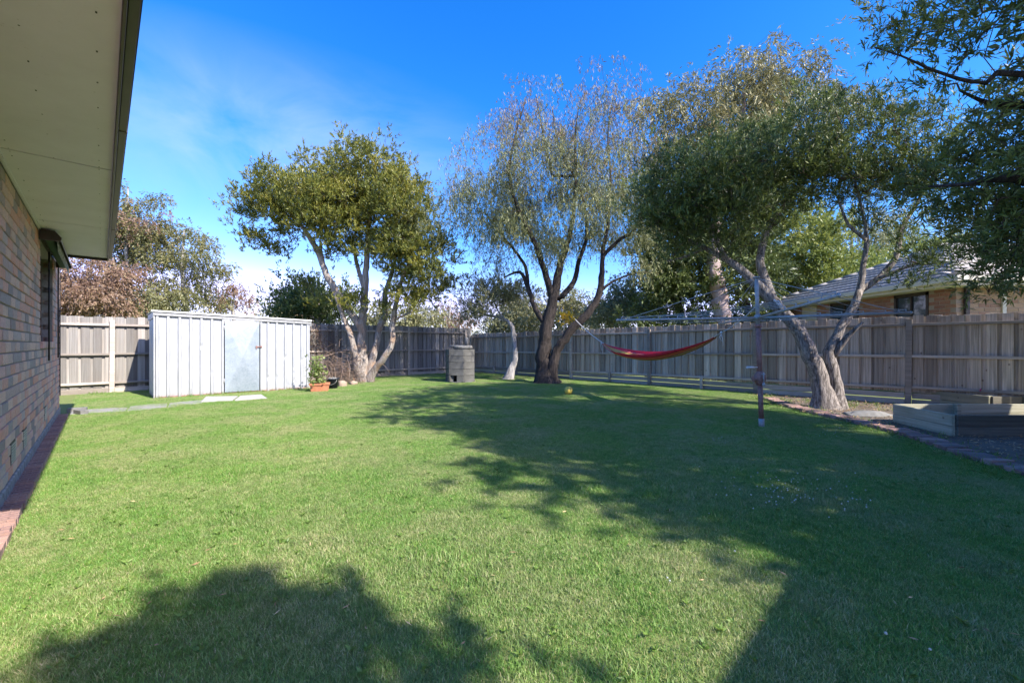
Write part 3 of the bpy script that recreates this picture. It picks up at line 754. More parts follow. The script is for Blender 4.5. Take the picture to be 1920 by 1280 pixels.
pot1 = Vector((pot1.x + .04, pot1.y + .12, 0)); pot2 = Vector((pot2.x, pot2.y + .12, 0))
square_pot(pot1, .95, .2, 'square terracotta pot against the shed end with leafy plant growing in it')
square_pot(pot2, .95, .35, 'square terracotta pot holding bare stems beside the black bucket')
def leaves_mesh(name, pos, dirn, nrm, length, width, rnd):
    n = len(pos)
    d = dirn / (np.linalg.norm(dirn, axis=1, keepdims=True) + 1e-9)
    w = np.cross(d, nrm); w /= (np.linalg.norm(w, axis=1, keepdims=True) + 1e-9)
    L_ = np.asarray(length).reshape(-1, 1) * np.ones((n, 1)); W_ = np.asarray(width).reshape(-1, 1) * np.ones((n, 1))
    V = np.empty((n, 4, 3)); V[:, 0] = pos; V[:, 1] = pos + d * L_ * .45 + w * W_ * .5; V[:, 2] = pos + d * L_; V[:, 3] = pos + d * L_ * .45 - w * W_ * .5
    me_ = bpy.data.meshes.new(name); me_.vertices.add(n * 4); me_.vertices.foreach_set('co', V.reshape(-1).astype(np.float32))
    me_.loops.add(n * 4); me_.loops.foreach_set('vertex_index', np.arange(n * 4, dtype=np.int32))
    me_.polygons.add(n); me_.polygons.foreach_set('loop_start', np.arange(0, n * 4, 4, dtype=np.int32)); me_.polygons.foreach_set('loop_total', np.full(n, 4, dtype=np.int32))
    me_.update(calc_edges=True)
    at = me_.attributes.new('rnd', 'FLOAT', 'FACE'); at.data.foreach_set('value', np.clip(rnd, 0, 1).astype(np.float32))
    return me_
def rdir(n, up=0.0, flat=1.0):
    v = rng.normal(size=(n, 3)); v[:, 2] = v[:, 2] * flat + up; return v / np.linalg.norm(v, axis=1, keepdims=True)
# leafy pot plant
pp = empty('pot_plant', pot1 + Vector((0, 0, .17)), label='bright green leafy plant rising from the terracotta pot by the shed', cat='plant')
n = 420; pos = rng.normal(size=(n, 3)) * np.array([.085, .085, .2]) + np.array([.0, 0, .27]); pos[:, 2] = np.clip(pos[:, 2], .02, .68)
link('foliage', leaves_mesh('foliage', pos, rdir(n, .1), rdir(n, 1.0), rng.uniform(.05, .08, n), .05, rng.random(n)), LM['potplant'], pp)
bm = bmesh.new()
for k in range(4): tube(bm, [(.01 * k, 0, 0), (.03 * (k - 1.5), .01, .3), (.05 * (k - 1.5), .02, .6)], .005, 5)
link('stem', bm_mesh('stem', bm), M['twig'], pp)
# bare stems in the second pot
bs_ = empty('bare_stems', pot2 + Vector((0, 0, .17)), label='bare dry stems sprouting from the second terracotta pot', cat='plant')
bm = bmesh.new()
for k in range(9):
    th = random.uniform(0, 6.28); l = random.uniform(.15, .35); tube(bm, [(0, 0, 0), (.05 * cos(th), .05 * sin(th), l * .5), (.14 * cos(th), .14 * sin(th), l)], .004, 4)
link('stem', bm_mesh('stem', bm), M['twig_pale'], bs_)
# bucket
bk = G(618, 730); bk = Vector((bk.x - .02, bk.y + .22, 0))
bucket = empty('plastic_bucket', bk, label='black plastic bucket full of rubble in front of the brush pile', cat='bucket')
bm = bmesh.new(); lathe(bm, [(.001, 0), (.115, 0), (.145, .24), (.16, .245), (.16, .265), (.14, .262), (.13, .2), (.001, .2)], 20); link('body', bm_mesh('body', bm), M['black_plastic'], bucket)
bm = bmesh.new(); tube(bm, [(.15 * cos(t_), -.15 * sin(t_) * .3 - .10, .23 - .12 * sin(t_)) for t_ in np.linspace(0, pi, 12)], .004, 5); link('handle', bm_mesh('handle', bm), M['galv'], bucket)
def rock(name, p, s, mat, label, cat='rock', seed=0):
    bm = bmesh.new(); bmesh.ops.create_icosphere(bm, subdivisions=3, radius=1)
    rs = random.Random(seed); ph = [rs.uniform(0, 6) for _ in range(6)]
    for v_ in bm.verts:
        c_ = v_.co; f_ = 1 + .14 * sin(3 * c_.x + ph[0]) + .12 * sin(4 * c_.y + ph[1]) + .10 * sin(5 * c_.z + ph[2]) + .05 * sin(9 * c_.x + ph[3]) * sin(8 * c_.y + ph[4])
        v_.co = Vector((c_.x * s[0], c_.y * s[1], max(c_.z, -.4) * s[2])) * f_
    for f_ in bm.faces: f_.smooth = True
    o = link(name, bm_mesh(name, bm), mat, None, p + Vector((0, 0, s[2] * .3)), (0, 0, rs.uniform(0, 6))); return tag(o, label, cat)
rb_ = []
for k in range(7):
    th = k * .9; rr_ = .07 * (k > 0); bm = bmesh.new(); bmesh.ops.create_icosphere(bm, subdivisions=2, radius=.045)
    for v_ in bm.verts: v_.co *= random.uniform(.8, 1.2)
    link('rubble_piece', bm_mesh('rubble_piece', bm), M['stone'], bucket, (rr_ * cos(th), rr_ * sin(th), .24))
def gp(u, v, dy=0): q_ = G(u, v); return Vector((q_.x * (q_.y + dy) / q_.y, q_.y + dy, 0))
M['tan_stone'] = simple('tan_stone', (.36, .27, .20), .95, var=.3, scale=12, bs=.5)
rock('rock', gp(642, 724), (.14, .11, .12), M['tan_stone'], 'tan rock at the foot of the brush pile, beside the black bucket', seed=1)
rock('rock', gp(663, 721), (.10, .09, .10), M['tan_stone'], 'small tan rock between brush pile and paperbark trunk', seed=2)
rock('rock', gp(1625, 777, -.05), (.40, .20, .05), M['stone'], 'flat grey boulder on the garden bed between tree and raised bed', seed=3)
# leaning broken timber pallet piece behind the trunk
pl = empty('timber_panel', gp(668, 717, .25), .1, label='small brown slatted timber panel leaning behind the paperbark trunk', cat='panel')
for k in range(6): link('slat', boxmesh('slat', -.03, .03, -.008, .008, 0, .42, .002, .004), M['bed_wood_dark'] if k % 2 else simple('brown_slat', (.22, .13, .07)), pl, (-.22 + k * .075, 0, 0), (-.2, .06 * (k - 2), 0))
link('batten', boxmesh('batten', -.26, .22, -.03, -.012, .30, .35, .002), M['bed_wood_dark'], pl, None, (-.2, 0, 0))
# brush pile: countless twigs
bm = bmesh.new()
bc = gp(628, 722, .45)
for k in range(520):
    w = random.random()
    c_ = Vector((bc.x + random.gauss(0, .42), bc.y + random.gauss(.1, .22), abs(random.gauss(.3, .24)) * (1.25 if w < .8 else .6)))
    d_ = Vector((random.gauss(0, 1), random.gauss(0, .5), random.gauss(.25, .7))).normalized(); l = random.uniform(.15, .55)
    k1 = c_ - d_ * l / 2; k2 = c_ + d_ * l / 2; mid = c_ + Vector([random.uniform(-.05, .05) for _ in range(3)]); k1.z = max(k1.z, .0); k2.z = max(k2.z, .0)
    tube(bm, [k1, mid, k2], [.006, .004, .002], 3, cap=False)
for k in range(7):
    x = bc.x + random.uniform(-.5, .6); tube(bm, [(x, bc.y - .25, .02), (x + random.uniform(-.3, .1), bc.y - .1, .45), (x + random.uniform(-.6, .0), bc.y + .1, .75)], [.011, .009, .004], 5)
tube(bm, [PX(585, 667, bc.y - .1), PX(597, 671, bc.y - .2), PX(612, 667, bc.y - .1), PX(627, 662, bc.y)], [.015, .018, .014, .008], 6)
br = link('brush_pile', bm_mesh('brush_pile', bm), M['twig_pale']); tag(br, 'tangled pile of dry reddish twigs against the fence beside the shed', 'brush pile', kind='stuff')
# dry creeper hanging on the fence behind it
n = 2600; ua = rng.uniform(3.9, 6.0, n); za = np.abs(rng.normal(1.25, .33, n)); za = np.clip(za, .1, 2.0)
pos = np.stack([D1[0] * 13.62 + D2[0] * ua, D1[1] * 13.62 + D2[1] * ua, za], 1) + rng.normal(size=(n, 3)) * .06 - np.array([D1[0], D1[1], 0]) * .08
keep = (np.abs(ua - 4.7) < .5 + .5 * rng.random(n)); pos = pos[keep]; n = len(pos)
cr_ = empty('dry_creeper', P(13.6, 4.7), label='dry reddish creeper hanging over the fence behind the brush pile', cat='creeper')
link('foliage', leaves_mesh('foliage', pos - np.array(cr_.location), rdir(n, -.4), rdir(n), rng.uniform(.03, .07, n), .02, rng.random(n)), LM['redgum'], cr_)
bm = bmesh.new()
for k in range(26):
    b_ = random.uniform(4.1, 5.4); z_ = random.uniform(.9, 1.9); tube(bm, [P(13.57, b_, z_) - cr_.location, P(13.5, b_ + random.uniform(-.2, .2), z_ - .3) - cr_.location, P(13.55, b_ + random.uniform(-.3, .3), z_ - .7) - cr_.location], [.005, .004, .003], 4)
link('stem', bm_mesh('stem', bm), M['twig_pale'], cr_)

# ball
ball = empty('volleyball', gp(1066, 739.5), label='faded yellow ball lying on the lawn near the weeping tree', cat='ball')
bm = bmesh.new(); bmesh.ops.create_uvsphere(bm, u_segments=24, v_segments=16, radius=.092)
for f_ in bm.faces: f_.smooth = True
link('cover', bm_mesh('cover', bm), M['ball'], ball, (0, 0, .09), (.4, .3, 0))
bm = bmesh.new()
for k in range(3):
    ax = [Vector((1, 0, 0)), Vector((0, 1, 0)), Vector((0, 0, 1))][k]; b1 = ax.orthogonal().normalized(); b2 = ax.cross(b1)
    for off in (-.035, .035):
        rr_ = math.sqrt(.0925 ** 2 - off ** 2)
        tube(bm, [ax * off + (b1 * cos(t_) + b2 * sin(t_)) * rr_ for t_ in np.linspace(0, 2 * pi, 25)], .0018, 4, cap=False)
link('seam', bm_mesh('seam', bm), simple('seam', (.25, .17, .05)), ball, (0, 0, .09), (.4, .3, 0))

# ------------------------------------------------------------------ rotary clothes hoist
hb = G(1428, 800)
hoist = empty('clothes_hoist', hb, label='rotary clothes hoist with rusty brown post and four steel arms', cat='clothes line')
lean = Vector((-.072, .0, 2.04))
def hp2(z): return lean * (z / 2.04)
def tobj(name, pts, r, mat, parent, seg=10):
    bm = bmesh.new(); tube(bm, pts, r, seg); return link(name, bm_mesh(name, bm), mat, parent)
tobj('base_sleeve', [hp2(-.05), hp2(.115)], .036, M['galv_dull'], hoist, 14)
tobj('lower_post', [hp2(.1), hp2(.60)], .032, M['rust_paint'], hoist, 14)
tobj('outer_post', [hp2(.60), hp2(1.37)], .033, M['rust_paint'], hoist, 14)
tobj('post_collar', [hp2(1.36), hp2(1.40)], .042, M['rust_paint'], hoist, 14)
tobj('inner_post', [hp2(1.39), hp2(2.03)], .026, M['galv'], hoist, 14)
tobj('top_cap', [hp2(2.03), hp2(2.05)], .045, M['galv_dull'], hoist, 14)
tobj('hub', [hp2(1.455), hp2(1.53)], .042, M['galv_dull'], hoist, 14)
bm = bmesh.new(); lathe(bm, [(.034, -.09), (.05, -.085), (.062, -.05), (.075, -.01), (.07, .05), (.045, .09), (.034, .10)], 16)
tube(bm, [(0, 0, 0), (-.10, -.01, .0)], [.052, .036], 12); tube(bm, [(0, -.02, .02), (.0, -.085, .02)], [.045, .03], 12)
link('gearbox', bm_mesh('gearbox', bm), M['rust_paint'], hoist, hp2(.66))
bm = bmesh.new(); tube(bm, [(0, -.085, .09), (0, -.09, -.05)], .008, 6); tube(bm, [(0, -.09, -.05), (0, -.09, -.09)], [.014, .026], 8); tube(bm, [(-.025, -.085, .065), (.025, -.085, .065)], .008, 6)
link('crank_handle', bm_mesh('crank_handle', bm), M['galv'], hoist, hp2(.66))
bm = bmesh.new(); tube(bm, [(-.045, -.03, .0), (-.15, -.06, .0)], .007, 6); tube(bm, [(-.10, -.05, 0), (-.22, -.085, .003)], .015, 8)
link('crank_grip', bm_mesh('crank_grip', bm), M['white_plastic'], hoist, hp2(.815))
hub = hp2(1.49)
tips_w = [PX(1158, 600, 6.09), PX(1573, 553.5, 4.07), PX(1708, 586, 5.53), PX(1349, 607, 7.5)]
tips = [t_ - hb for t_ in tips_w]
for t_ in tips:
    tobj('arm', [hub, hub + (t_ - hub) * .5, t_], .0165, M['galv'], hoist, 10)
    bm = bmesh.new(); bmesh.ops.create_uvsphere(bm, u_segments=10, v_segments=6, radius=.021); link('arm_cap', bm_mesh('arm_cap', bm), M['galv_dull'], hoist, t_)
    for fr in (.42, .56, .70, .84, .97):
        p_ = hub + (t_ - hub) * fr; bm = bmesh.new(); tube(bm, [p_ + Vector((0, 0, .012)), p_ + Vector((0, 0, .045))], .007, 6); link('line_hook', bm_mesh('line_hook', bm), M['galv'], hoist)
seq = [tips[0], tips[1], tips[2], tips[3]]
for fr in (.42, .56, .70, .84, .97):
    bm = bmesh.new()
    ring_ = [hub + (t_ - hub) * fr + Vector((0, 0, .04)) for t_ in (tips[0], tips[1], tips[2], tips[3])]
    for k in range(4):
        p_, q_ = ring_[k], ring_[(k + 1) % 4]
        tube(bm, [p_ + (q_ - p_) * s_ - Vector((0, 0, .05 * fr * 4 * s_ * (1 - s_))) for s_ in np.linspace(0, 1, 7)], .0028, 4, cap=False)
    link('washing_line', bm_mesh('washing_line', bm), M['wire'], hoist)
topp = hp2(2.03)
for t_ in tips:
    tobj('stay_rod', [topp, hub + (t_ - hub) * .93 + Vector((0, 0, .02))], .0048, M['galv'], hoist, 5)
    tobj('stay_wire', [topp, hub + (t_ - hub) * .55 + Vector((0, 0, .02))], .0028, M['galv'], hoist, 4)
# small peg spreader hanging on a stay
pg = empty('peg_hanger', PX(1455, 568, 5.0), label='small white plastic peg hanger clipped on the hoist stay', cat='hanger')
bm = bmesh.new()
for k in range(3): tube(bm, [(-.03 + .035 * k, 0, .03 - .04 * k), (.03 + .035 * k, 0, .025 - .04 * k)], .005, 5)
tube(bm, [(-.02, 0, .04), (.07, 0, -.07)], .006, 5); tube(bm, [(.02, 0, .03), (.1, 0, -.07)], .006, 5)
link('frame', bm_mesh('frame', bm), M['white_plastic'], pg)

# ------------------------------------------------------------------ hammock
A_t = PX(1078, 598, 11.95); B_t = PX(1419, 572, 5.86)
e0 = PX(1131, 644, 9.9); e1 = PX(1341, 632, 6.53)
ham = empty('hammock', (e0 + e1) / 2, label='red and yellow striped hammock slung between tree and hoist', cat='hammock')
o_ = ham.location
bm = bmesh.new(); NX, NY = 60, 22
side = Vector((e1 - e0)); side.z = 0; side.normalize(); side = Vector((-side.y, side.x, 0))
uvl = bm.loops.layers.uv.new('UVMap'); grid = []
for i_ in range(NX + 1):
    s_ = i_ / NX; base = e0.lerp(e1, s_); sag = 4 * s_ * (1 - s_)
    sag = sag ** .85
    base = base + Vector((0, 0, -.24 * sag))
    wdt = .03 + .16 * min(1, (sag * 1.4)) ** 1.3
    row = []
    for j_ in range(NY + 1):
        q_ = j_ / NY * 2 - 1
        fold = .010 * sin(q_ * 19 + s_ * 3)
        dz = -.125 * sag * (1 - q_ * q_) * (1 - .0 * q_) + fold
        pz = base + side * (q_ * wdt) + Vector((0, 0, dz + .03 * q_ * sag))
        row.append(bm.verts.new(pz - o_))
    grid.append(row)
for i_ in range(NX):
    for j_ in range(NY):
        f_ = bm.faces.new((grid[i_][j_], grid[i_ + 1][j_], grid[i_ + 1][j_ + 1], grid[i_][j_ + 1])); f_.smooth = True
        for lp, (a_, b_) in zip(f_.loops, ((i_, j_), (i_ + 1, j_), (i_ + 1, j_ + 1), (i_, j_ + 1))): lp[uvl].uv = (a_ / NX, b_ / NY)
def ham_mat():
    m, t, b = nodes('striped_hammock_cloth')
    uv = t.nodes.new('ShaderNodeUVMap'); s = t.nodes.new('ShaderNodeSeparateXYZ'); t.links.new(uv.outputs[0], s.inputs[0])
    cols = {'r': (.72, .03, .06), 'y': (.80, .58, .14), 'o': (.75, .30, .08), 'k': (.10, .09, .06), 'g': (.30, .26, .06), 'c': (.78, .66, .42)}
    pat = 'rrrkyoycgrykocygyocykyogcyrokyogrrkr'
    # 32-stop limit: use the first 31 stripes
    pat = 'rrrrroryorcoyorkoycyorogyorcrrrrr'[:31]
    r = ramp(t, [(i / 31, cols[c]) for i, c in enumerate(pat)], 'CONSTANT'); t.links.new(s.outputs[1], r.inputs[0])
    t.links.new(r.outputs[0], b.inputs['Base Color']); b.inputs['Roughness'].default_value = .9
    return m
link('cloth', bm_mesh('cloth', bm), ham_mat(), ham)
for e_, t_, nm in ((e0, A_t, 0), (e1, B_t, 1)):
    dv = (t_ - e_); kn = e_ + dv.normalized() * .13
    bm = bmesh.new()
    for k in range(7): tube(bm, [e_ + side * ((k - 3) * .009) - o_, kn - o_], .004, 4, cap=False)
    link('end_cords', bm_mesh('end_cords', bm), M['rope'], ham)
    pts_ = [kn + (t_ - kn) * s_ - o_ - Vector((0, 0, .04 * 4 * s_ * (1 - s_))) for s_ in np.linspace(0, 1, 9)]
    tobj('rope', pts_, .0065 if nm else .011, M['rope'], ham, 6)
    bm = bmesh.new(); bmesh.ops.create_uvsphere(bm, u_segments=10, v_segments=8, radius=.02); link('knot', bm_mesh('knot', bm), M['rope'], ham, kn - o_)
    tobj('rope_tail', [kn - o_, kn - o_ + Vector((.02, 0, -.09)), kn - o_ + Vector((.03, 0, -.2 if nm else -.28))], .007, M['rope'], ham, 5)
    tobj('rope_tail', [kn - o_, kn - o_ + Vector((-.02, 0, -.07)), kn - o_ + Vector((.005, 0, -.13 if nm else -.2))], .006, M['rope'], ham, 5)

# ------------------------------------------------------------------ brick edging
edg = empty('brick_edging', edge_line[20], label='curved mowing edge of worn dark red bricks along the garden bed', cat='garden edging')
ebv = [brick_mesh('brick', .225, .099, .06, .007, .004) for _ in range(4)]
for m_ in ebv: m_.materials.append(M['edge_brick'])
for i_, p_ in enumerate(edge_line[:-1]):
    tdir = (edge_line[i_ + 1] - p_).normalized(); nn = Vector((-tdir.y, tdir.x, 0))
    ang = math.atan2(nn.y, nn.x) + random.uniform(-.06, .06) + .18
    link('brick', ebv[i_ % 4], None, edg, p_ + nn * (.13 + random.uniform(-.012, .012)) + Vector((0, 0, -.010 + random.uniform(-.008, .010))) - edg.location, (random.uniform(-.04, .04), random.uniform(-.04, .04), ang))

# ------------------------------------------------------------------ raised beds
bed_n = G(1788, 818); bed_l = G(1677, 791)
def bed(name, c_near, c_left, width, h, label, dark_front=True):
    root = empty(name, c_near, label=label, cat='garden bed')
    dl = Vector(c_left - c_near); ll = dl.length; ang = math.atan2(dl.y, dl.x)
    hh = h / 2
    for k in range(2):
        z0 = k * hh + .002 - .02; z1 = z0 + hh - .005
        link('board', boxmesh('board', .0, ll, -.022, .022, z0, z1, .004, .002), M['bed_wood'], root, (0, 0, 0), (0, 0, ang))
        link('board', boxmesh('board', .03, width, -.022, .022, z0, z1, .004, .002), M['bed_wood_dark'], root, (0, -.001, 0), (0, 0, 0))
        link('board', boxmesh('board', .03, width, -.022, .022, z0, z1, .004, .002), M['bed_wood'], root, (dl.x, dl.y, 0), (0, 0, 0))
        link('board', boxmesh('board', .0, ll, -.022, .022, z0, z1, .004, .002), M['bed_wood'], root, (width, 0, 0), (0, 0, ang))
    for (x, y) in ((.05, .05), (.0 + dl.x + .05, dl.y - .05), (1.0, dl.y - .05)):
        link('corner_stake', boxmesh('corner_stake', -.03, .03, -.03, .03, -.05, h - .02, .003), M['bed_wood'], root, (x, y, 0))
    bm = bmesh.new(); N_ = 24
    gg = [[bm.verts.new((.02 + (width - .04) * i_ / N_ + dl.x * j_ / N_, dl.y * (j_ / N_) * .96 + .02, h * .35 + random.uniform(-.015, .015))) for j_ in range(N_ + 1)] for i_ in range(N_ + 1)]
    for i_ in range(N_):
        for j_ in range(N_): bm.faces.new((gg[i_][j_], gg[i_ + 1][j_], gg[i_ + 1][j_ + 1], gg[i_][j_ + 1]))
    link('soil', bm_mesh('soil', bm), M['clay_soil'], root)
    return root
bed('raised_bed', bed_n, bed_l, 2.1, .285, 'greenish timber raised garden bed sitting beside the brick edging')
b2 = G(1893, 790); bed('raised_bed', Vector((b2.x + .55, b2.y + .75, 0)), Vector((b2.x + .45, b2.y + 1.6, 0)), 1.6, .30, 'second timber raised bed standing behind the first against the fence')

# ------------------------------------------------------------------ neighbour's house
nb = empty('neighbour_house', (9.35, 9, 0), label='tan brick house with grey tiled hip roof over the fence', cat='house')
no = nb.location
def nbx(name, boxes, mat, bev=0):
    bm = bmesh.new(); m_ = Matrix.Translation(-no)
    for q_ in boxes: box(bm, *q_, mat=m_)
    if bev: bevel(bm, bev)
    else: bmesh.ops.recalc_face_normals(bm, faces=bm.faces)
    return link(name, bm_mesh(name, bm), mat, nb)
EZ = 2.33; WX, WY = 9.35, 8.95; FARY = 14.7
wins = [(11.46, 12.48), (9.54, 10.40)]
nbx('wall', [(WX + .004, WX + .12, WY + .004, wins[1][0], 0, EZ), (WX + .004, WX + .12, wins[1][1], wins[0][0], 0, EZ), (WX + .004, WX + .12, wins[0][1], FARY, 0, EZ), (WX + .125, 15, WY + .004, WY + .12, 0, EZ), (WX + .004, WX + .12, wins[1][0], wins[1][1], 0, 1.4), (WX + .004, WX + .12, wins[0][0], wins[0][1], 0, 1.4), (WX + .125, 15, FARY - .12, FARY, 0, EZ)], M['mortar_light'])
ntan = brick_mesh('brick'); ntan.materials.append(M['tan_brick']); nrust = brick_mesh('brick'); nrust.materials.append(M['rust_brick'])
for i_ in range(9):
    z = 1.56 + i_ * .086; y = WY + (0.12 if i_ % 2 else 0)
    while y < FARY - .1:
        c_ = y + .115
        if not any(w0 - .08 < c_ < w1 + .08 for w0, w1 in wins) and not (13.0 < c_ < 13.72):
            link('brick', nrust, None, nb, Vector((WX + .05, c_, z)) - no, (0, 0, pi / 2))
        y += .24
    x = WX + (0.12 if i_ % 2 else 0)
    while x < 12.4:
        link('brick', ntan, None, nb, Vector((x + .115, WY + .05, z)) - no); x += .24
for w0, w1 in wins:
    wf = nbx('window', [(WX - .01, WX + .05, w0, w0 + .06, 1.4, EZ - .02), (WX - .01, WX + .05, w1 - .06, w1, 1.4, EZ - .02), (WX - .01, WX + .05, w0, w1, EZ - .09, EZ - .021), (WX, WX + .04, (w0 + w1) / 2 - .02, (w0 + w1) / 2 + .02, 1.4, EZ - .09)], M['dark_brown'])
    pane = nbx('pane', [(WX + .03, WX + .036, w0 + .06, w1 - .06, 1.4, EZ - .09)], M['glass']); pane.parent = wf
nbx('header_and_backing', [(WX - .005, WX + .12, w0_, w1_, EZ - .02, EZ + .12) for w0_, w1_ in wins] + [(WX + .5, WX + .52, WY + .3, FARY - .3, .5, EZ)], M['dark_brown'])  # last box: dark backing added so no sky shows through the house
nbx('cream_panel', [(WX - .01, WX + .02, 13.05, 13.68, 1.0, EZ - .03)], M['cream'])
nbx('window_mullion', [(10.30, 10.38, WY - .03, WY + .02, 1.2, EZ - .05)], M['white_paint'])
nbx('corner_post', [(9.50, 9.58, WY - .06, WY - .01, 1.0, EZ - .02)], M['dark_brown'])
ex, ey = 8.9, 8.5
nbx('soffit', [(ex + .02, WX, ey + .02, FARY + .4, EZ - .012, EZ), (WX, 15, ey + .02, WY, EZ - .013, EZ)], M['white_paint'])
nbx('fascia', [(ex - .0, ex + .02, ey, FARY + .4, EZ - .02, EZ + .17), (ex + .021, 15, ey - .0, ey + .02, EZ - .02, EZ + .17)], M['cream'])
nbx('gutter', [(ex - .10, ex - .002, ey - .1, FARY + .4, EZ + .05, EZ + .16), (ex - .0, 15, ey - .1, ey - .002, EZ + .052, EZ + .161)], M['white_paint'], .01)
# roof planes with tiles
pitch = .43; RX = 12.15
def tile_mesh():
    bm = bmesh.new(); xs = np.linspace(-.165, .165, 9); rows = []
    for y, dz in ((0, .03), (.0, .045), (.35, .012)):
        rows.append([bm.verts.new((x, y, dz + .016 * abs(sin(pi * (x + .165) / .165)) - (.028 if (dz == .03) else 0))) for x in xs])
    for r0, r1 in zip(rows[:-1], rows[1:]):
        for k in range(8): bm.faces.new((r0[k], r0[k + 1], r1[k + 1], r1[k]))
    bmesh.ops.recalc_face_normals(bm, faces=bm.faces); me_ = bm_mesh('roof_tile', bm, True); return me_
def tile_mat(src):
    m, t, b = nodes('concrete_roof_tile_' + src)
    rnd = objrand(t) if src == 'obj' else island(t)
    r = ramp(t, [(0, (.38, .35, .32)), (.5, (.47, .435, .40)), (1, (.56, .52, .48))]); t.links.new(rnd, r.inputs[0])
    v = coords(t, 'World'); n = noise(t, v, 8, 6, .7); rr = ramp(t, [(.3, (.7, .7, .7)), (.7, (1.1, 1.1, 1.1))]); t.links.new(n, rr.inputs[0])
    t.links.new(mixc(t, 1, r.outputs[0], rr.outputs[0], 'MULTIPLY'), b.inputs['Base Color']); b.inputs['Roughness'].default_value = .85; return m
tm = tile_mesh(); tm.materials.append(tile_mat('obj'))
tslots = []
sl = math.atan(pitch)
row_h = .30 * cos(sl)
Y0r, Y1r = ey, FARY + .4
for i_ in range(14):      # slope facing -X
    x = ex - .03 + i_ * row_h
    if x > RX: break
    y = Y0r + (x - ex)
    yy = Y0r
    while yy < Y1r:
        if yy > Y0r + (x - ex) - .1 and yy < Y1r - (x - ex) + .1: tslots.append((x, yy + .16, EZ + .15 + (x - ex) * pitch, 0))
        yy += .33
for i_ in range(12):      # slope facing -Y (toward the yard)
    y = ey - .03 + i_ * row_h
    x = ex
    while x < 15:
        if x > ex + (y - ey) - .1 and x < 12.3 + 3: tslots.append((x + .16, y, EZ + .15 + (y - ey) * pitch, 1))
        x += .33
def tv(q_):
    u = 960 + F * q_[0] / q_[1]
    return (0 if u < 1960 else 100) + q_[1] + (q_[2] > 3.6) * 5
tslots.sort(key=tv)
Rx = Matrix.Rotation(sl, 4, 'X')
def tmat(q_):
    rz = Matrix.Rotation(-pi / 2, 4, 'Z') if q_[3] == 0 else Matrix.Identity(4)
    return Matrix.Translation(Vector(q_[:3]) - no) @ rz @ Rx
for q_ in tslots[:290]:
    o = link('roof_tile', tm, None, nb); o.matrix_local = tmat(q_)
bm = bmesh.new()
for q_ in tslots[290:]:
    b2_ = bmesh.new(); b2_.from_mesh(tm); b2_.transform(tmat(q_)); tmp = bpy.data.meshes.new('t'); b2_.to_mesh(tmp); b2_.free(); bm.from_mesh(tmp); bpy.data.meshes.remove(tmp)
tag(link('roof_tiles', bm_mesh('roof_tiles', bm), tile_mat('isl'), nb), kind='stuff')
bm = bmesh.new()      # sarking under the tiles
def q4(*ps): bm.faces.new([bm.verts.new(Vector(p_) - no) for p_ in ps])
zr = EZ + .13 + (RX - ex) * pitch
q4((ex, ey, EZ + .13), (ex, Y1r, EZ + .13), (RX, Y1r - (RX - ex), zr), (RX, ey + (RX - ex), zr))
q4((ex, ey, EZ + .13), (RX, ey + (RX - ex), zr), (15, ey + (RX - ex), zr), (15, ey, EZ + .13))
link('roof_deck', bm_mesh('roof_deck', bm), M['dark_brown'], nb)
def ridge(p0, p1, nn):
    for k in range(nn):
        a_ = Vector(p0).lerp(Vector(p1), k / nn); b_ = Vector(p0).lerp(Vector(p1), (k + 1.08) / nn)
        bm = bmesh.new(); tube(bm, [a_ - no, b_ - no + Vector((0, 0, -.012))], [.1, .085], 10); link('ridge_tile', bm_mesh('ridge_tile', bm), tm.materials[0], nb)
ridge((ex, Y1r, EZ + .16), (RX, Y1r - (RX - ex), zr + .03), 12); ridge((ex, ey, EZ + .16), (RX, ey + (RX - ex), zr + .03), 12)

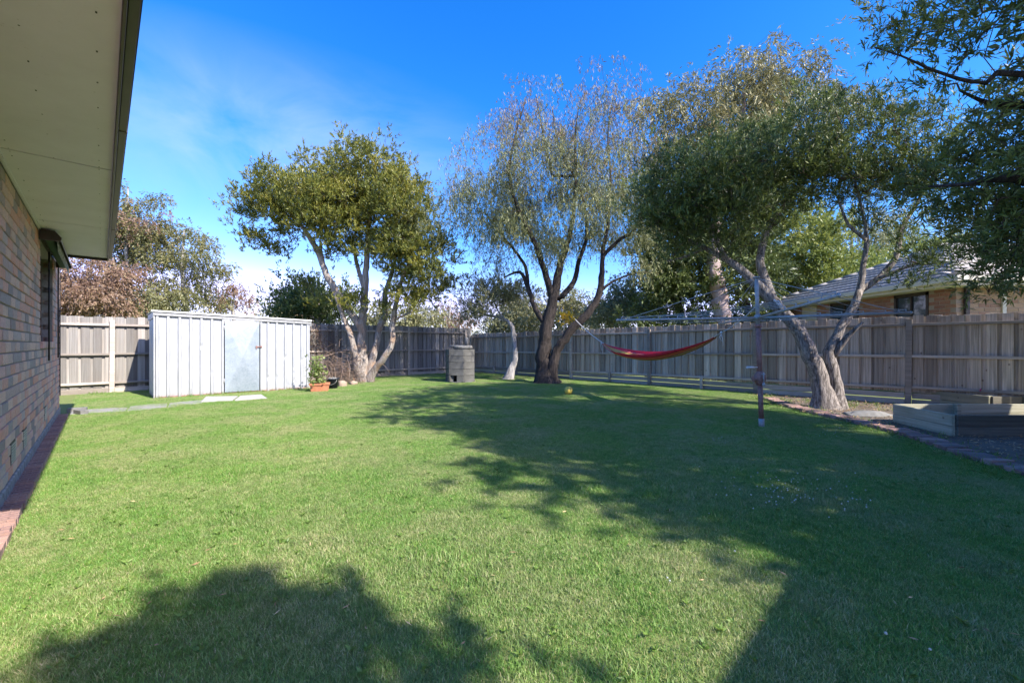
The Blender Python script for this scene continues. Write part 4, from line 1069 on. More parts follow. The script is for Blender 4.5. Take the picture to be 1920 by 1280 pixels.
# ------------------------------------------------------------------ trees
def grow(stems, clusters, seglen=.25, wob=.05, up=.12, back=.3):
    """stems: list of (points, radii, parent_stem or None). clusters: target points. returns nodes,parents,radii,isstem,tipidx"""
    nodes_, par, rad, st = [], [], [], []
    stem_first = []
    for pts, rr, pa in stems:
        pts = [np.array(p_, float) for p_ in pts]; prev = -1
        if pa is not None:
            ids = [i for i in range(len(nodes_))]
            prev = min(ids, key=lambda i: np.linalg.norm(nodes_[i] - pts[0]))
        # Catmull-Rom through points
        n = len(pts); dense = []
        for i in range(n - 1):
            p0, p1, p2, p3 = pts[max(i - 1, 0)], pts[i], pts[i + 1], pts[min(i + 2, n - 1)]
            m = max(2, int(np.linalg.norm(p2 - p1) / .13))
            for k in range(m):
                s = k / m
                dense.append((.5 * ((2 * p1) + (p2 - p0) * s + (2 * p0 - 5 * p1 + 4 * p2 - p3) * s * s + (3 * p1 - p0 - 3 * p2 + p3) * s ** 3), rr[i] + (rr[i + 1] - rr[i]) * s))
        dense.append((pts[-1], rr[-1]))
        for k, (q_, r_) in enumerate(dense):
            if 2 < k: q_ = q_ + rng.normal(size=3) * r_ * .10
            nodes_.append(q_); par.append(prev); rad.append(r_); st.append(True); prev = len(nodes_) - 1
    ns = len(nodes_)
    N_ = np.array(nodes_); R_ = np.array(rad)
    usable = [True] * ns
    # nodes near the ground must not sprout
    zmin = min(c_[2] for c_ in clusters) if len(clusters) else 0
    arr = list(N_)
    clusters = sorted(clusters, key=lambda c_: np.min(np.linalg.norm(N_ - c_, axis=1)))
    A_ = np.zeros((ns + len(clusters) * 40, 3)); A_[:ns] = N_; cnt = ns; cost = np.zeros(len(A_)); 
    lowz = N_[:, 2].min() + .3 * (max(1.5, zmin) - N_[:, 2].min())
    cost[:ns] = np.where(N_[:, 2] < lowz, 50, 0)
    tips_ = []
    for c_ in clusters:
        dv = A_[:cnt] - c_; d_ = np.linalg.norm(dv, axis=1)
        # prefer attachment below the target
        k_ = int(np.argmin(d_ + cost[:cnt] + back * np.maximum(0, dv[:, 2])))
        a_ = A_[k_].copy(); L_ = np.linalg.norm(c_ - a_); m = max(2, min(30, int(L_ / seglen)))
        prev = k_
        bend = np.array([rng.normal() * .12, rng.normal() * .12, up]) * L_
        for j_ in range(1, m + 1):
            s = j_ / m; q_ = a_ + (c_ - a_) * s + bend * 4 * s * (1 - s) * .5 + rng.normal(size=3) * wob * (1 if j_ < m else 0)
            A_[cnt] = q_; par.append(prev); rad.append(0); st.append(False); prev = cnt; cnt += 1
        tips_.append(prev)
    A_ = A_[:cnt]
    par = np.array(par); rad = np.array(rad, float); st = np.array(st)
    acc = np.zeros(cnt); ch = np.zeros(cnt)
    for i in range(cnt - 1, -1, -1):
        if not st[i]:
            r_ = max(acc[i] ** (1 / 2.3), .0035); rad[i] = r_
            p_ = par[i]
            if not st[p_]: acc[p_] += r_ ** 2.3
    for i in range(ns, cnt):
        rad[i] = min(rad[i], rad[par[i]] * .85 + .001)
    return A_, par, rad, st, tips_
def wood_mesh(name, A_, par, rad, sel, flare=0, zbase=0, minseg=3, maxseg=12, rough=.07):
    """tubes along chains of nodes where sel is true"""
    n = len(A_); kids = [[] for _ in range(n)]
    for i in range(n):
        if par[i] >= 0: kids[par[i]].append(i)
    V, Fc = [], []; vc = 0
    starts = [i for i in range(n) if sel[i] and (par[i] < 0 or not sel[par[i]])]
    stack = [( [par[i]] if par[i] >= 0 else []) + [i] for i in starts]
    while stack:
        ch = stack.pop()
        while True:
            ks = [k for k in kids[ch[-1]] if sel[k]]
            if not ks: break
            ks.sort(key=lambda k: -rad[k]); ch.append(ks[0])
            for k in ks[1:]: stack.append([ch[-2], k])
        if len(ch) < 2: continue
        pts = A_[ch]; rr = rad[ch].copy()
        if len(ch) > 1 and rr[0] > rr[1] * 1.3: rr[0] = rr[1] * 1.15
        mr = rr.max(); seg = maxseg if mr > .05 else (6 if mr > .018 else (4 if mr > .008 else minseg))
        T = np.gradient(pts, axis=0); T /= (np.linalg.norm(T, axis=1, keepdims=True) + 1e-9)
        ref = np.array([1.0, .3, 0]); s = np.cross(T, ref); s /= (np.linalg.norm(s, axis=1, keepdims=True) + 1e-9); u_ = np.cross(s, T)
        th = np.arange(seg) * 2 * pi / seg
        m = len(ch)
        rad_ = rr[:, None] * np.ones((1, seg))
        if mr > .04:
            lob = 1 + rough * np.sin(3 * th[None, :] + pts[:, 2:3] * 2.1) + rough * .8 * np.sin(5 * th[None, :] - pts[:, 2:3] * 3.3) + rng.normal(size=(m, seg)) * rough * .5
            rad_ = rad_ * lob
        if flare:
            hgt = pts[:, 2:3] - zbase; rad_ = rad_ * (1 + flare * np.exp(-np.maximum(hgt, 0) / .16) * (1 + .35 * np.sin(4 * th[None, :] + 1)))
        ring = pts[:, None, :] + s[:, None, :] * (np.cos(th)[None, :, None] * rad_[:, :, None]) + u_[:, None, :] * (np.sin(th)[None, :, None] * rad_[:, :, None])
        V.append(ring.reshape(-1, 3))
        idx = np.arange(m * seg).reshape(m, seg) + vc
        a_ = idx[:-1]; b_ = np.roll(idx, -1, axis=1)[:-1]; c_ = np.roll(idx, -1, axis=1)[1:]; d_ = idx[1:]
        Fc.append(np.stack([a_, b_, c_, d_], -1).reshape(-1, 4)); vc += m * seg
    V = np.concatenate(V); Fc = np.concatenate(Fc); nf = len(Fc)
    me_ = bpy.data.meshes.new(name); me_.vertices.add(len(V)); me_.vertices.foreach_set('co', V.reshape(-1).astype(np.float32))
    me_.loops.add(nf * 4); me_.loops.foreach_set('vertex_index', Fc.reshape(-1).astype(np.int32)); me_.polygons.add(nf)
    me_.polygons.foreach_set('loop_start', np.arange(0, nf * 4, 4, dtype=np.int32)); me_.polygons.foreach_set('loop_total', np.full(nf, 4, dtype=np.int32)); me_.polygons.foreach_set('use_smooth', np.ones(nf, dtype=bool))
    me_.update(calc_edges=True); return me_
def sample_blobs(blobs, n, shell=.55, clump=.24):
    """blobs: (cx,cy,cz, rx,ry,rz, weight)"""
    w = np.array([b_[6] * b_[3] * b_[4] * b_[5] for b_ in blobs]); w = w / w.sum(); out = []
    for b_, k in zip(blobs, rng.multinomial(n, w)):
        if k == 0: continue
        ks = max(1, k // 5); rm = (b_[3] * b_[4] * b_[5]) ** (1 / 3)
        d_ = rng.normal(size=(ks, 3)); d_ /= np.linalg.norm(d_, axis=1, keepdims=True); r_ = rng.random(ks) ** (1 / 3); r_ = np.where(rng.random(ks) < shell, .75 + .25 * rng.random(ks), r_ * .95)
        sup = d_ * r_[:, None] * np.array(b_[3:6])
        pick = rng.integers(0, ks, k)
        out.append(np.array(b_[:3]) + sup[pick] + rng.normal(size=(k, 3)) * clump * rm ** .6 * np.array([1, 1, .7])); continue
        d_ = rng.normal(size=(k, 3)); d_ /= np.linalg.norm(d_, axis=1, keepdims=True); r_ = rng.random(k) ** (1 / 3); r_ = np.where(rng.random(k) < shell, .72 + .3 * rng.random(k), r_)
        out.append(np.array(b_[:3]) + d_ * r_[:, None] * np.array(b_[3:6]))
    return np.concatenate(out)
def crown_leaves(cl, style, nleaf, size, width, spread, strand=.6):
    n = len(cl) * nleaf; c_ = np.repeat(cl, nleaf, axis=0); crnd = np.repeat(rng.random(len(cl)), nleaf); cen = cl.mean(0)
    if style == 'weep':
        # hanging strands: several strands per cluster
        ns = 7; sid = np.tile(np.arange(nleaf) % ns, len(cl)); key = np.repeat(np.arange(len(cl)), nleaf) * ns + sid
        so = rng.normal(size=(len(cl) * ns, 3)) * spread * np.array([1, 1, .6]); sl_ = rng.uniform(.35, 1, len(cl) * ns) * strand; sdir = rng.normal(size=(len(cl) * ns, 3)) * .35; sdir[:, 2] = -1
        sdir /= np.linalg.norm(sdir, axis=1, keepdims=True)
        s_ = rng.random(n); pos = c_ + so[key] + sdir[key] * (s_ * sl_[key])[:, None] + rng.normal(size=(n, 3)) * .015
        outw = np.stack([so[key][:, 0], so[key][:, 1], np.zeros(n)], 1); outw /= (np.linalg.norm(outw, axis=1, keepdims=True) + 1e-6)
        pos += outw * ((1 - (1 - s_) ** 2) * .10)[:, None]
        d_ = rng.normal(size=(n, 3)) * .45; d_[:, 2] -= 1.0; nrm = rdir(n, .2)
    else:
        ns = max(4, nleaf // 12); sid = rng.integers(0, ns, n); key = np.repeat(np.arange(len(cl)), nleaf) * ns + sid; K = len(cl) * ns
        bias = {'up': np.array([0, 0, .75]), 'flat': np.array([0, 0, .15]), 'droop': np.array([0, 0, -.8])}[style]
        so = rng.normal(size=(K, 3)) * spread * np.array([.75, .75, .5]); sdir = so / (np.linalg.norm(so, axis=1, keepdims=True) + 1e-6) * .7 + rng.normal(size=(K, 3)) * .45 + bias
        sdir /= np.linalg.norm(sdir, axis=1, keepdims=True); sl_ = rng.uniform(.8, 2.2, K) * spread
        s_ = rng.random(n); pos = c_ + so[key] + sdir[key] * (s_ * sl_[key])[:, None] + rng.normal(size=(n, 3)) * spread * .08
        if style == 'droop': pos[:, 2] -= s_ ** 2 * sl_[key] * .5
        d_ = sdir[key] * .8 + rng.normal(size=(n, 3)) * .5 + bias * .3; nrm = rdir(n, .7 if style != 'droop' else .2)
    rn = crnd * .45 + rng.random(n) * .45 + .05
    return leaves_mesh('crown', pos, d_, nrm, rng.uniform(.7, 1.3, n) * size, rng.uniform(.75, 1.25, n) * width, rn)
def tree(name, label, base, stems, blobs, ncl, nleaf, leaf, style, size, width, spread, bark, twig='twig', flare=.35, strand=.6, cat='tree', group=None, seglen=.25, shell=.55, up=.12, back=.3, leaf2=None, split2=None, wob=.05, clump=.24):
    base = Vector(base); b0 = np.array(base)
    root = empty(name, base, label=label, cat=cat, group=group)
    cl = sample_blobs(blobs, ncl, shell, clump)
    A_, par, rad, st, tips_ = grow(stems, list(cl), seglen, up=up, back=back, wob=wob)
    A_ = A_ - b0
    link('trunk', wood_mesh('trunk', A_, par, rad, st, flare, 0), M[bark], root)
    if (~st).any():
        tag(link('twigs', wood_mesh('twigs', A_, par, rad, ~st), M[twig], root), kind='stuff')
    cl = cl - b0
    if leaf2 is None:
        link('crown', crown_leaves(cl, style, nleaf, size, width, spread, strand), LM[leaf], root)
    else:
        m_ = split2(cl + b0)
        link('crown', crown_leaves(cl[~m_], style, nleaf, size, width, spread, strand), LM[leaf], root)
        if m_.any(): link('crown', crown_leaves(cl[m_], style, max(2, int(nleaf * .5)), size, width * .9, spread, strand * .6), LM[leaf2], root)
    return root
def B(u, v, Y, ru, rv, ry, w=1):
    """blob from its outline in the photo: centre column/row, depth, half-sizes in pixels (ry in metres)"""
    p_ = PX(u, v, Y); return (p_.x, p_.y, p_.z, ru * Y / F, ry, rv * Y / F, w)

# -- paperbark beside the shed
Yp = 12.86; pb = G(682, 715)
S_ = lambda pts: [PX(u, v, Y) for u, v, Y in pts]
root_ = Vector((pb.x, pb.y, -.05))
tree('paperbark_tree', 'multi-stemmed paperbark with golden green crown beside the shed', pb,
  [([root_] + S_([(681, 680, 12.86), (677, 640, 12.86), (683, 560, 12.8), (687, 500, 12.8), (690, 440, 12.8), (694, 380, 12.8)]), [.19, .165, .12, .105, .085, .06, .035], None),
   ([root_ + Vector((-.08, .02, 0))] + S_([(672, 690, 12.8), (660, 640, 12.7), (650, 610, 12.7)]), [.14, .12, .085, .07], None),
   (S_([(680, 620, 12.86), (664, 595, 12.8), (640, 560, 12.7), (615, 520, 12.6), (595, 470, 12.5), (570, 430, 12.4), (545, 400, 12.4)]), [.11, .10, .10, .09, .08, .06, .04], 1),
   (S_([(650, 610, 12.7), (638, 580, 12.6), (630, 555, 12.6), (608, 500, 12.9), (600, 450, 13.2)]), [.07, .06, .05, .04, .03], 1),
   ([root_ + Vector((.12, 0, 0))] + S_([(698, 675, 12.9), (707, 640, 13), (712, 610, 13), (722, 590, 13.1), (722, 555, 13.1), (735, 510, 13.1), (745, 460, 13.1)]), [.13, .11, .095, .09, .09, .075, .06, .04], None),
   ([root_ + Vector((.16, -.05, 0))] + S_([(703, 690, 12.7), (722, 668, 12.6), (735, 640, 12.6), (736, 605, 12.6), (745, 560, 12.5), (755, 520, 12.5), (775, 480, 12.5)]), [.12, .10, .09, .085, .08, .065, .05, .03], None),
   (S_([(683, 540, 12.8), (668, 490, 13.1), (662, 440, 13.3)]), [.07, .055, .035], 1),
   (S_([(738, 600, 12.6), (760, 590, 12.5), (785, 580, 12.4)]), [.04, .03, .02], 1)],
  [B(672, 345, 12.9, 90, 52, 1.5, 1.3), B(560, 372, 12.6, 75, 48, 1.3), B(500, 385, 12.5, 38, 38, .9), B(615, 390, 12.2, 80, 50, 1.2), B(740, 400, 12.8, 72, 60, 1.5), B(520, 440, 12.7, 45, 30, .9, .8), B(690, 440, 12.6, 85, 45, 1.2, .7),
   B(790, 500, 12.8, 45, 62, 1.2, 1.1), B(770, 560, 12.8, 45, 32, 1.0, .8), B(550, 520, 13, 32, 16, .6, .7), B(600, 548, 13.2, 42, 22, .7, .5), B(690, 555, 12.4, 28, 35, .5, .35), B(740, 480, 12.4, 50, 50, 1, .7)],
  1150, 120, 'paper', 'up', .10, .026, .13, 'bark_paper', clump=.30)

# -- weeping tree at the fence corner
wb = G(1025, 718)
rt = Vector((wb.x, wb.y, -.05)); Yw = wb.y
tree('weeping_tree', 'tall dark-trunked weeping tree with fine drooping leaves at the hammock', wb,
  [([rt] + S_([(1018, 680, Yw), (1020, 640, Yw), (1030, 590, Yw), (1040, 545, Yw), (1050, 500, Yw), (1065, 450, Yw), (1075, 400, Yw), (1080, 330, Yw), (1078, 260, Yw), (1085, 200, Yw)]), [.28, .22, .185, .165, .13, .10, .075, .055, .038, .025, .012], None),
   ([rt + Vector((.1, -.05, 0))] + S_([(1036, 685, Yw - .1), (1045, 655, Yw - .1), (1070, 620, Yw - .2), (1100, 590, Yw - .3), (1120, 560, Yw - .3), (1128, 520, Yw - .3), (1130, 470, Yw - .3), (1140, 420, Yw - .3), (1145, 340, Yw - .2), (1140, 250, Yw), (1150, 180, Yw)]), [.20, .145, .13, .125, .11, .095, .08, .055, .04, .03, .02, .01], None),
   (S_([(1021, 605, Yw), (1005, 580, Yw + .1), (990, 540, Yw + .2), (975, 510, Yw + .3), (945, 520, Yw + .4)]), [.085, .075, .065, .045, .02], 1),
   (S_([(990, 540, Yw + .2), (985, 500, Yw + .3), (965, 470, Yw + .4), (940, 440, Yw + .4), (910, 400, Yw + .5)]), [.055, .05, .04, .03, .02], 1),
   (S_([(1035, 560, Yw), (1025, 520, Yw - .1), (1015, 490, Yw - .2), (1000, 450, Yw - .3), (975, 400, Yw - .4), (955, 330, Yw - .5), (965, 260, Yw - .5), (985, 190, Yw - .4)]), [.10, .09, .08, .065, .05, .035, .025, .012], 1),
   (S_([(1050, 560, Yw), (1075, 530, Yw + .2), (1085, 490, Yw + .3), (1100, 440, Yw + .3), (1090, 360, Yw + .5), (1050, 280, Yw + .7), (1035, 200, Yw + .7)]), [.085, .075, .065, .05, .04, .025, .012], 1),
   (S_([(1130, 480, Yw - .3), (1160, 450, Yw - .4), (1190, 430, Yw - .5), (1210, 380, Yw - .5)]), [.06, .05, .035, .02], 1),
   (S_([(1122, 550, Yw - .3), (1145, 530, Yw - .3), (1180, 515, Yw - .3), (1215, 510, Yw - .2)]), [.05, .035, .025, .015], 1),
   (S_([(1035, 330, Yw), (1020, 260, Yw + .2), (1005, 180, Yw + .3)]), [.04, .025, .012], 1)],
  [B(1000, 300, Yw, 115, 85, 2.0, .9), B(1120, 280, Yw, 100, 100, 2.0, .8), B(930, 360, Yw - .2, 80, 75, 1.6), B(850, 385, Yw - .5, 55, 45, 1.0, 1.0), B(1050, 400, Yw, 120, 55, 2, 1), B(1170, 380, Yw, 70, 80, 1.6, 1), B(920, 450, Yw + .1, 55, 50, 1.2, .9), B(950, 240, Yw, 70, 80, 1.4, .35), B(1150, 200, Yw, 60, 70, 1.2, .3), B(1050, 200, Yw, 90, 50, 1.5, .25),
   B(1190, 460, Yw - .3, 50, 35, 1, .7), B(1070, 470, Yw - .4, 60, 22, 1.2, .5), B(1010, 470, Yw + .2, 40, 20, 1, .4), B(1215, 500, Yw - .2, 35, 15, .5, .5)],
  1150, 125, 'willow', 'weep', .095, .0155, .17, 'bark_dark', strand=.75, flare=.6, shell=.35, leaf2='rusty', split2=lambda c_: (c_[:, 2] + rng.normal(size=len(c_)) * 1.1 > 6.7 + .35 * np.abs(c_[:, 0] - 1.5) * 0), wob=.06)

# -- small pale leaning tree beside the fence post
sb = G(953, 711); tree('small_tree', 'small tree with bent pale trunk between the incinerator and weeping tree', sb,
  [([Vector((sb.x, sb.y, -.05))] + S_([(958, 695, 13.6), (966, 672, 13.6), (964, 645, 13.6), (961, 620, 13.6), (957, 606, 13.6), (940, 597, 13.7), (920, 592, 13.8), (900, 588, 14)]), [.17, .12, .085, .08, .07, .065, .055, .045, .02], None),
   (S_([(950, 602, 13.6), (935, 585, 13.6), (925, 560, 13.5)]), [.04, .03, .015], 1)],
  [B(915, 560, 13.8, 55, 34, 1.0), B(885, 592, 14, 28, 16, .6), B(960, 560, 13.8, 25, 20, .6, .8)], 150, 100, 'greygreen', 'up', .10, .02, .16, 'bark_pale', flare=.3)

# -- tea tree in the garden bed
tb = G(1553, 765); Yt = tb.y
rt = Vector((tb.x, tb.y, -.05))
tree('tea_tree', 'leaning grey furrowed tea tree growing in the bed behind the clothes hoist', tb,
  [([rt + Vector((-.06, 0, 0))] + S_([(1540, 720, Yt), (1525, 680, Yt), (1500, 625, Yt), (1470, 590, Yt + .05), (1440, 555, Yt + .1), (1400, 515, Yt + .2), (1360, 485, Yt + .3), (1320, 465, Yt + .4), (1280, 445, Yt + .5), (1240, 425, Yt + .5)]), [.19, .14, .13, .11, .10, .09, .075, .055, .042, .03, .018], None),
   ([rt + Vector((.13, -.03, 0))] + S_([(1566, 720, Yt), (1560, 690, Yt), (1555, 660, Yt), (1572, 625, Yt), (1595, 585, Yt), (1612, 545, Yt), (1618, 500, Yt), (1625, 450, Yt), (1615, 390, Yt), (1600, 330, Yt)]), [.13, .10, .09, .09, .075, .068, .058, .045, .034, .024, .012], None),
   (S_([(1450, 568, Yt + .1), (1438, 530, Yt + .2), (1425, 490, Yt + .3), (1432, 450, Yt + .35), (1450, 410, Yt + .4), (1480, 380, Yt + .5), (1500, 340, Yt + .5)]), [.085, .08, .07, .06, .045, .03, .015], 1),
   (S_([(1612, 545, Yt), (1650, 520, Yt - .1), (1680, 480, Yt - .2), (1690, 430, Yt - .2), (1720, 380, Yt - .2), (1740, 330, Yt - .2)]), [.055, .05, .045, .035, .025, .012], 1),
   (S_([(1640, 525, Yt - .1), (1700, 500, Yt - .4), (1760, 480, Yt - .7)]), [.035, .025, .012], 1),
   (S_([(1562, 668, Yt), (1588, 632, Yt - .15), (1618, 604, Yt - .3)]), [.065, .045, .02], 1),
   (S_([(1360, 485, Yt + .3), (1340, 440, Yt + .2), (1330, 380, Yt + .2), (1350, 320, Yt + .2)]), [.05, .035, .025, .012], 1),
   (S_([(1318, 466, Yt + .4), (1290, 480, Yt + .6), (1250, 490, Yt + .7)]), [.035, .025, .012], 1),
   (S_([(1625, 450, Yt), (1590, 420, Yt), (1570, 370, Yt)]), [.035, .025, .012], 1)],
  [B(1320, 350, Yt + .4, 105, 62, 1.3), B(1450, 320, Yt + .5, 85, 62, 1.3, .9), B(1260, 380, Yt + .5, 60, 70, 1.1), B(1330, 420, Yt + .3, 110, 40, 1.1, .9), B(1500, 220, Yt + .5, 55, 40, .8, .7), B(1430, 370, Yt + .6, 80, 45, 1, .8), B(1600, 270, Yt, 75, 62, 1.1, 1), B(1700, 300, Yt - .2, 75, 65, 1.1, 1.1), B(1560, 340, Yt, 60, 40, .9, .6), B(1710, 380, Yt - .3, 60, 40, .8, .5), B(1600, 410, Yt + .3, 50, 30, .6, .35), B(1740, 470, Yt - .7, 55, 45, .6, .45), B(1250, 460, Yt + .6, 40, 30, .6, .5), B(1690, 530, Yt - .6, 45, 22, .4, .35)],
  1350, 84, 'tea', 'up', .085, .016, .12, 'bark_grey', flare=.4, shell=.4, up=.05)

# -- near overhanging tree at the frame's edge
nbp = Vector((7.3, 4.2, 0)); 
tree('overhanging_tree', 'large dark-leaved tree overhanging the raised garden bed', nbp,
  [([nbp + Vector((0, 0, -.05)), nbp + Vector((-.05, .1, 1.4)), nbp + Vector((-.2, .1, 2.6)), nbp + Vector((-.5, .3, 4.2)), nbp + Vector((-.7, .4, 6))], [.22, .18, .15, .10, .03], None),
   ([nbp + Vector((-.2, .1, 2.4)), Vector(PX(1900, 335, 4.5)), Vector(PX(1820, 345, 4.6)), Vector(PX(1740, 350, 4.8))], [.09, .04, .025, .010], 1),
   ([nbp + Vector((-.2, .1, 2.9)), Vector(PX(1920, 140, 4.3)), Vector(PX(1850, 155, 4.3)), Vector(PX(1770, 140, 4.3)), Vector(PX(1690, 105, 4.3)), Vector(PX(1640, 90, 4.3))], [.09, .03, .022, .014, .008, .005], 1),
   ([nbp + Vector((-.3, .2, 3.1)), Vector(PX(1940, 200, 4.8)), Vector(PX(1860, 195, 4.9)), Vector(PX(1800, 170, 4.9))], [.08, .04, .025, .01], 1)],
  [B(1890, 60, 4.6, 130, 120, .9, .9), B(1880, 300, 4.8, 95, 130, .9, 1.1), B(1800, 180, 4.9, 70, 60, .6, .5), B(1890, 450, 5.0, 95, 100, .8, 2.2), B(1810, 420, 5.3, 40, 50, .5, .6), B(1960, 300, 4.4, 80, 220, 1.2, 1), B(1760, 70, 4.3, 50, 40, .4, .9), B(1680, 84, 4.3, 30, 14, .2, 2.0), B(2100, 200, 4.6, 160, 260, 1.6, .8), B(1900, -120, 4.8, 200, 120, 1.4, .8), B(1820, 330, 5.0, 45, 40, .5, .6)],
  1150, 46, 'near', 'flat', .095, .019, .11, 'bark_dark', flare=.3, shell=.3, seglen=.2, up=-.02, clump=.14)

# -- trees behind the camera that throw the foreground shade
def quick(name, label, a, b, h, blobs, ncl, nleaf, leaf, bark='bark_dark', size=.12, width=.05, r0=.16, style='flat', spread=.2, **k):
    p_ = P(a, b); 
    return tree(name, label, p_, [([p_ + Vector((0, 0, -.1)), p_ + Vector((.1, .05, h * .35)), p_ + Vector((-.05, .1, h * .6)), p_ + Vector((.1, 0, h * .85))], [r0, r0 * .8, r0 * .55, r0 * .2], None)],
                blobs, ncl, nleaf, leaf, style, size, width, spread, bark, **k)
def PB(a, b, z, ra, rb, rz, w=1): p_ = P(a, b, z); return (p_.x, p_.y, p_.z, ra, rb, rz, w)
quick('shade_tree', 'broad leafy tree standing behind the lawn on the patio side', -5.2, 2.0, 5.5, [PB(-4.4, 1.33, 5.0, .66, .66, .6), PB(-4.35, .93, 4.8, .75, .75, .6), PB(-5.1, 1.08, 4.6, .7, .7, .6), PB(-4.9, .58, 4.7, .7, .7, .5)], 290, 80, 'near', clump=.09, shell=.1, spread=.14)
quick('shade_tree', 'tall leafy tree standing behind the house wing', -4.6, 7.0, 7.5, [PB(-4.2, 6.3, 5.6, 1.6, 1.6, 1.3), PB(-3.2, 6.1, 6.4, 1.4, 1.3, 1.1), PB(-2.0, 6.6, 5.4, 1.6, 1.5, 1.2), PB(-4.4, 4.75, 5.6, 1.25, 1.05, 1.0, 1.8), PB(-3.2, 5.5, 6.0, 1.0, 1.0, .9, 1.6), PB(-5.3, 4.6, 5.6, 1.0, 1.0, 1.0, 1.8), PB(-5.0, 7.2, 6.5, 2.2, 2, 1.5), PB(-1.3, 5.6, 6.2, 1.2, 1.1, .8, .9), PB(-1.0, 7.2, 6.8, 1.6, 1.4, 1.0, .8)], 900, 95, 'near', r0=.24, clump=.12)
wing = empty('house_wing', P(-4.5, 4.5), label='low brick wing of the house behind the lawn', cat='house')
ab_obj('wall', [(-6.5, -2.75, 1.95, 9.5, 0, 2.4)], M['brick_isl'], wing)
ab_obj('roof', [(-6.9, -2.35, 1.62, 9.9, 2.4, 2.5)], M['brown_paint'], wing)

# -- background trees beyond the fences
def far_tree(name, label, u, vtop, Y, blobs, ncl, nleaf, leaf, bark='bark_pale', lean=0, size=.16, width=.05, spread=.3, style='droop', r0=.18, trunk=None, twig='twig', **k):
    p_ = Vector(((u - 960) * Y / F, Y, 0))
    if trunk is None:
        top = PX(u + lean, vtop, Y); trunk = ([p_ + Vector((0, 0, -.1)), p_.lerp(top, .35) + Vector((.15, 0, 0)), p_.lerp(top, .65) + Vector((-.1, 0, 0)), top], [r0, r0 * .8, r0 * .5, r0 * .15], None)
    else: trunk = (trunk[0], trunk[1], None)
    return tree(name, label, p_, [trunk], blobs, ncl, nleaf, leaf, style, size, width, spread, bark, twig=twig, group='trees beyond the fences', **k)
far_tree('gum_tree', 'tall olive and rust gum tree rising beside the eave', 240, 350, 24, [B(250, 360, 24, 36, 30, 1.3), B(240, 430, 24, 70, 42, 2), B(200, 440, 24.5, 55, 60, 2), B(285, 420, 24, 28, 30, 1.2), B(250, 500, 24, 50, 40, 1.6, .6)], 320, 120, 'olive', leaf2='redgum', split2=lambda c_: rng.random(len(c_)) < .35)
far_tree('red_gum_tree', 'reddish brown bushy tree massed above the fence by the house', 170, 500, 20, [B(165, 530, 20, 62, 50, 1.8), B(225, 545, 20, 45, 42, 1.5), B(120, 560, 20, 50, 50, 1.6), B(200, 500, 20, 40, 28, 1.3)], 260, 120, 'redgum', size=.13, twig='twig_pale')
far_tree('gum_tree', 'green gum tree with stepped crown standing behind the shed roof', 345, 430, 24, [B(345, 455, 24, 38, 40, 1.4), B(330, 510, 24, 42, 35, 1.5, .9), B(385, 500, 24, 24, 36, 1.1), B(350, 560, 24, 60, 30, 1.6), B(310, 470, 24, 20, 22, .8, .6)], 200, 110, 'olive', leaf2='gum', split2=lambda c_: rng.random(len(c_)) < .3)
far_tree('gum_tree', 'small rusty gum tree peeping over the middle of the shed roof', 440, 540, 28, [B(438, 555, 28, 30, 22, 1.0), B(425, 580, 28, 18, 20, .8, .8), B(458, 572, 28, 13, 12, .6, .7)], 60, 80, 'redgum')
far_tree('grey_tree', 'grey-green tree filling the gap between red and green gums', 280, 560, 22, [B(285, 575, 22, 45, 32, 1.5), B(255, 590, 22, 30, 25, 1.2)], 90, 100, 'greygreen')
far_tree('evergreen_tree', 'dark bushy evergreen over the fence at the shed end', 600, 540, 17, [B(605, 570, 17, 38, 40, 1.2), B(570, 580, 17, 42, 35, 1.3), B(640, 590, 17, 30, 28, 1)], 150, 110, 'dense', style='up', size=.13)
far_tree('grey_tree', 'pale grey bush poking above the fence beside the dark evergreen', 535, 570, 20, [B(540, 592, 20, 38, 25, 1.2), B(515, 590, 20, 12, 22, .6, .4)], 70, 90, 'greygreen', size=.12)
far_tree('grey_tree', 'low pale green bush over the fence behind the paperbark stems', 775, 585, 22, [B(740, 598, 22, 55, 20, 1.3), B(790, 595, 22, 40, 26, 1.3)], 110, 100, 'greygreen')
far_tree('gum_tree', 'rusty wispy gum between paperbark and small leaning tree', 845, 570, 26, [B(845, 580, 26, 22, 22, .9, .6), B(855, 605, 26, 35, 18, 1.2, .6)], 50, 70, 'redgum')
far_tree('grey_tree', 'grey bush over the fence corner behind the incinerator', 930, 590, 24, [B(905, 608, 24, 55, 22, 1.4), B(980, 590, 24, 40, 40, 1.4)], 130, 100, 'greygreen')
far_tree('grey_tree', 'grey-green tree behind the trunk of the weeping tree', 1050, 560, 22, [B(1020, 585, 22, 50, 38, 1.4), B(1100, 585, 22, 55, 35, 1.4), B(1060, 560, 22, 30, 25, 1)], 170, 100, 'greygreen', leaf2='olive', split2=lambda c_: rng.random(len(c_)) < .4)
far_tree('wattle_tree', 'yellow flowering wattle seen between the weeping tree stems', 1062, 585, 17, [B(1062, 592, 17, 14, 20, .4)], 12, 55, 'yellow', size=.07, spread=.12, style='flat', r0=.06)
far_tree('grey_tree', 'weeping grey-green tree above the fence at the hoist arm', 1160, 560, 18, [B(1150, 580, 18, 45, 28, 1.1), B(1185, 545, 18, 35, 25, 1.0), B(1200, 580, 18, 40, 24, 1.0)], 130, 110, 'greygreen', size=.13)
